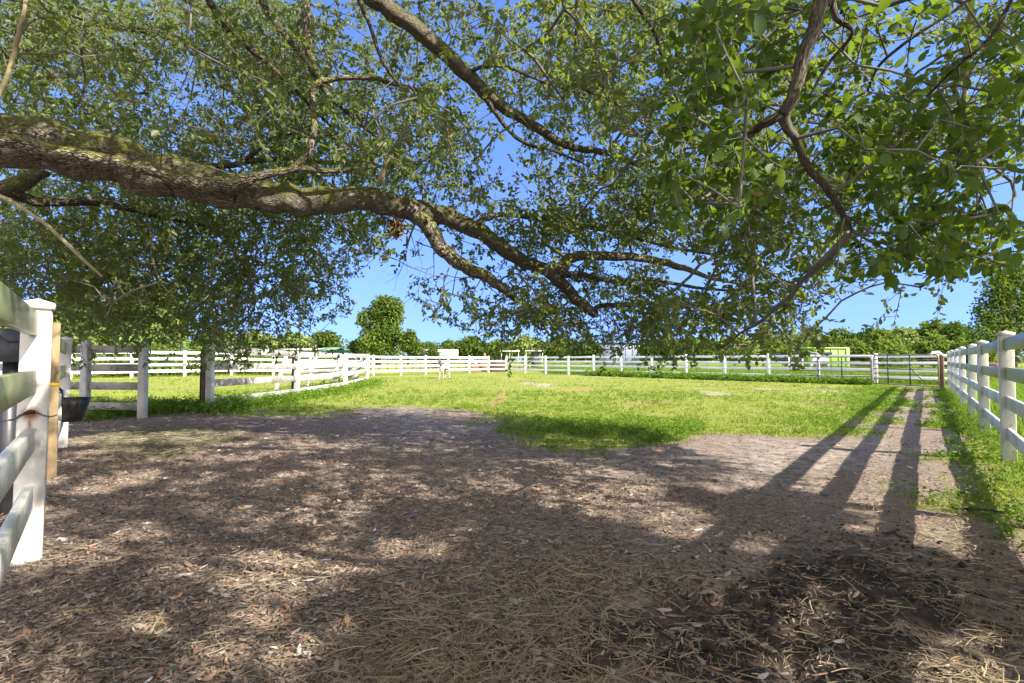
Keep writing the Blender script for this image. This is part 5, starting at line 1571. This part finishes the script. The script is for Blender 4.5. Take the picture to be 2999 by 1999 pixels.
# clay heaps by the far corner
def heap(name, lab, u, Z, ru, h, mat, seed):
    c = at(u, Z); n1, n2 = 28, 12; R = ru / F * Z
    vs = []; 
    for j in range(n2 + 1):
        for i in range(n1):
            a = 2 * math.pi * i / n1; rr = R * (1 - j / n2)
            hh = h * sst(np.array(j / n2 * 1.5)) * (.8 + .5 * fbm(np.array(math.cos(a) * 2 + j * .3), np.array(math.sin(a) * 2), seed)) - .1
            vs.append((c[0] + math.cos(a) * rr, c[1] + math.sin(a) * rr * .6, float(hh)))
    fs = [(j * n1 + i, j * n1 + (i + 1) % n1, (j + 1) * n1 + (i + 1) % n1, (j + 1) * n1 + i) for j in range(n2) for i in range(n1)]
    mb = MB(); mb.add(vs, fs); tag(mb.build(name, M[mat], None, True), lab, 'heap')
heap('clay_heap', 'red clay heap behind the closing bay of the far corner', 1402, 52, 44, 1.0, 'clay', 5)
heap('soil_heap', 'dark brown soil heap behind the first bay right of the far corner', 1458, 50.5, 34, 1.15, 'darkclay', 6)
heap('mulch_heap', 'orange brown mulch heap in front of the barn', 1020, 84, 34, 1.7, 'clay', 7)
# pipe corral behind the far fence
root = empty('pipe_corral', (*at(1270, 56), 0), 'low grey pipe corral running behind the far white fence', 'fence')
A, Bq = np.array(at(1085, 52)), np.array(at(1445, 60)); C2 = np.array(at(1900, 52))
for (p, q_, nP) in ((A, Bq, 16), (Bq, C2, 16)):
    for h in (1.42, 1.0):
        mb = MB(); mb.tube([(*p, h), (*q_, h)], .035, 6); mb.build('pipe_rail', M['grey_metal'], root, True)
    for i in range(nP):
        c = p + (q_ - p) * i / nP; mb = MB(); mb.tube([(*c, -.1), (*c, 1.42)], .04, 6); mb.build('post', M['grey_metal'], root, True)
a = at(1420, 51.2); mb = MB(); mb.box((a[0], a[1], .85), (.2, .2, 1.9), (1, 0, 0), (0, 0, 1), .01); tag(mb.build('timber_post', M['stake']), 'pale timber post standing behind the far fence corner', 'post')
mb = MB(); d0, d1 = P3(1375, 1045, 50.2), P3(1398, 1068, 50.2); mb.box((np.array(d0) + np.array(d1)) / 2, (1.35, .04, .14), np.array(d1) - np.array(d0), (0, 0, 1)); tag(mb.build('loose_rail', M['vinyl_far']), 'loose white rail slanting down at the far corner', 'rail')


# ------------------------------------------------------------------ horses
def m_coat(name, c1, c2, points, pz):
    k = NT(name); c = k.coord(); nz = k.noise(c, 6, 4, .6)
    k.principled(k.mix(nz, c1, c2), .75, k.bump(k.noise(c, 60, 2), .1, .004), spec=.2)
    return k.m


M['coat_white'] = m_coat('white_coat', (.46, .44, .42), (.34, .325, .31), None, 0)
M['coat_grey'] = m_coat('grey_brown_coat', (.075, .058, .052), (.15, .12, .11), None, 0)
M['coat_brown'] = m_coat('brown_coat', (.20, .09, .06), (.34, .20, .15), None, 0)
M['hoof'] = m_flat('dark_hoof', (.06, .05, .045), .6)


def skin(name, nodes, edges, mat, parent, loc, yaw, sc=1.0, sub=2):
    me = bpy.data.meshes.new(name)
    me.from_pydata([tuple(n_[:3]) for n_ in nodes], edges, [])
    o = bpy.data.objects.new(name, me); COL.objects.link(o)
    md = o.modifiers.new('skin', 'SKIN'); md.use_smooth_shade = True
    for i, n_ in enumerate(nodes):
        me.skin_vertices[0].data[i].radius = (n_[3], n_[4] if len(n_) > 4 else n_[3])
    me.skin_vertices[0].data[0].use_root = True
    o.modifiers.new('sub', 'SUBSURF').levels = sub; o.modifiers['sub'].render_levels = sub
    dg = bpy.context.evaluated_depsgraph_get()
    me2 = bpy.data.meshes.new_from_object(o.evaluated_get(dg))
    bpy.data.objects.remove(o)
    cy, sy = math.cos(yaw), math.sin(yaw)
    for v in me2.vertices:
        x, y, z = v.co * sc; v.co = (x * cy - y * sy, x * sy + y * cy, z)
    me2.materials.clear(); me2.materials.append(M[mat])
    for p in me2.polygons: p.use_smooth = True
    o2 = bpy.data.objects.new(name, me2); COL.objects.link(o2)
    if parent: o2.parent = parent
    else: o2.location = loc
    return o2


def horse(label, loc, yaw, sc, coat, headcoat, graze=False):
    """x = forwards; built at about 1.25 m to the withers then scaled"""
    root = empty('horse', (loc[0], loc[1], 0), label, 'horse')
    nd = [(-.15, 0, 1.00, .25, .26), (.25, 0, 1.00, .25, .27), (.52, 0, 1.05, .20, .25), (-.50, 0, 1.04, .24, .25), (-.68, 0, 1.02, .13, .16)]
    ed = [(0, 1), (1, 2), (0, 3), (3, 4)]
    def leg(x, s, front, dx=0):
        k = len(nd)
        if front:
            pts = [(x, s * .15, .78, .10), (x + .02, s * .16, .50, .058), (x + .01 + dx, s * .16, .27, .04), (x + dx, s * .16, .10, .04), (x + .03 + dx, s * .16, .02, .055)]
            nd.extend(pts); ed.append((2, k))
        else:
            pts = [(x + .05, s * .16, .80, .13), (x + .12, s * .17, .60, .075), (x - .10 + dx, s * .17, .42, .05), (x - .06 + dx, s * .17, .12, .042), (x - .02 + dx, s * .17, .02, .055)]
            nd.extend(pts); ed.append((3, k))
        ed.extend([(k + i, k + i + 1) for i in range(len(pts) - 1)])
    leg(.50, 1, True, .0); leg(.50, -1, True, .06); leg(-.56, 1, False, 0); leg(-.56, -1, False, .14)
    skin('body', nd, ed, coat, root, loc, yaw, sc)
    if graze: hn = [(.50, 0, 1.10, .17, .19), (.78, 0, .95, .12, .14), (1.0, 0, .62, .10, .12), (1.06, 0, .42, .10, .09), (1.14, 0, .18, .065, .06), (1.17, 0, .08, .05, .05)]
    else: hn = [(.58, 0, 1.02, .16, .20), (.66, 0, 1.28, .11, .14), (.76, 0, 1.50, .085, .11), (.84, 0, 1.56, .085, .10), (1.00, .0, 1.42, .065, .075), (1.10, 0, 1.30, .05, .055)]
    he = [(i, i + 1) for i in range(5)]
    hd = skin('head_and_neck', hn, he, headcoat, root, loc, yaw, sc)
    p = hn[3]
    for s in (-1, 1):
        e = [(p[0] - .05, s * .06, p[2] + .06, .03), (p[0] - .06, s * .085, p[2] + .14, .028), (p[0] - .04, s * .09, p[2] + .22, .008)]
        skin('ear', e, [(0, 1), (1, 2)], headcoat, hd, loc, yaw, sc, 1)
        y_ = [(p[0] + .04, s * .085, p[2] - .01, .014), (p[0] + .055, s * .087, p[2] - .015, .012)]
        skin('eye', y_, [(0, 1)], 'black_rubber', hd, loc, yaw, sc, 1)
    skin('tail', [(-.78, 0, 1.06, .04), (-.86, 0, .85, .06), (-.86, 0, .55, .055), (-.84, 0, .35, .02)], [(0, 1), (1, 2), (2, 3)], headcoat if not graze else coat, root, loc, yaw, sc, 1)
    skin('mane', [(p[0] - .05, 0, p[2] + .07, .03), (hn[2][0] - .07, 0, hn[2][2] + .03, .035), (hn[1][0] - .12, 0, hn[1][2] + .06, .04), (hn[0][0] - .10, 0, hn[0][2] + .14, .03)], [(0, 1), (1, 2), (2, 3)], headcoat if not graze else coat, hd, loc, yaw, sc, 1)
    return root


hx, hz_ = at(1299, 32.9)
horse('white pony with a grey brown head facing the yard from the middle of the grass', (hx + .05, hz_), math.radians(-110), .74, 'coat_white', 'coat_grey')
a = at(2402, 38); horse('white horse grazing behind the long rusty gate', a, math.radians(205), 1.08, 'coat_white', 'coat_white', True)
a = at(2913, 21); horse('brown horse glimpsed between the two nearest right hand posts', a, math.radians(-80), .84, 'coat_brown', 'coat_grey')

# ------------------------------------------------------------------ small things on the dirt
def gz(p): return float(ground_h(np.array([p[0]]), np.array([p[1]]))[0])
def stick(lab, a, b, r, mat, bend=.02):
    A = GP(a[0] * SC, a[1] * SC); Bq = GP(b[0] * SC, b[1] * SC); P = [A + (Bq - A) * t for t in (0, .35, .7, 1)]
    n_ = np.array([-(Bq - A)[1], (Bq - A)[0]])
    pts = [(p[0] + n_[0] * bend * math.sin(i * 2), p[1] + n_[1] * bend * math.sin(i * 2), gz(p) + r * 1.6 + .006 * (i % 2)) for i, p in enumerate(P)]
    mb = MB(); mb.tube(catmull(pts, 4), list(np.linspace(r, r * .6, 13)), 6); tag(mb.build('fallen_stick', M[mat], None, True), lab, 'stick')
stick('short pale split stick lying near the bottom left', (338, 1462), (380, 1394), .007, 'vine', .0)
stick('long thin tan stem in the litter at the left edge', (0, 1386), (150, 1342), .005, 'vine', .02)
stick('thin grey twig slanting through the litter at the bottom left', (215, 1567), (330, 1490), .005, 'twig', .01)
stick('green hay stalk lying on the dark mud at the right', (1845, 1438), (1880, 1475), .006, 'weed', .01)
stick('dark stick lying across the mud by the sunlit strip', (2030, 1232), (2085, 1240), .011, 'dead_twig', .02)
stick('dark root poking from the dirt near the right fence', (2185, 1170), (2352, 1184), .014, 'dead_twig', .03)
p = GP(2101, 1787); root = None
mb = MB(); z0 = gz(p) + .012
for ang, ln_ in ((.3, .035), (1.5, .03), (2.6, .028), (3.9, .03), (5.2, .025)):
    mb.tube([(p[0], p[1], z0), (p[0] + math.cos(ang) * ln_ * .6, p[1] + math.sin(ang) * ln_ * .6, z0 + .012), (p[0] + math.cos(ang) * ln_, p[1] + math.sin(ang) * ln_, z0 + .004)], .0028, 5)
tag(mb.build('twine_scrap', M['blue']), 'knotted scrap of blue twine on the dark mud', 'twine')
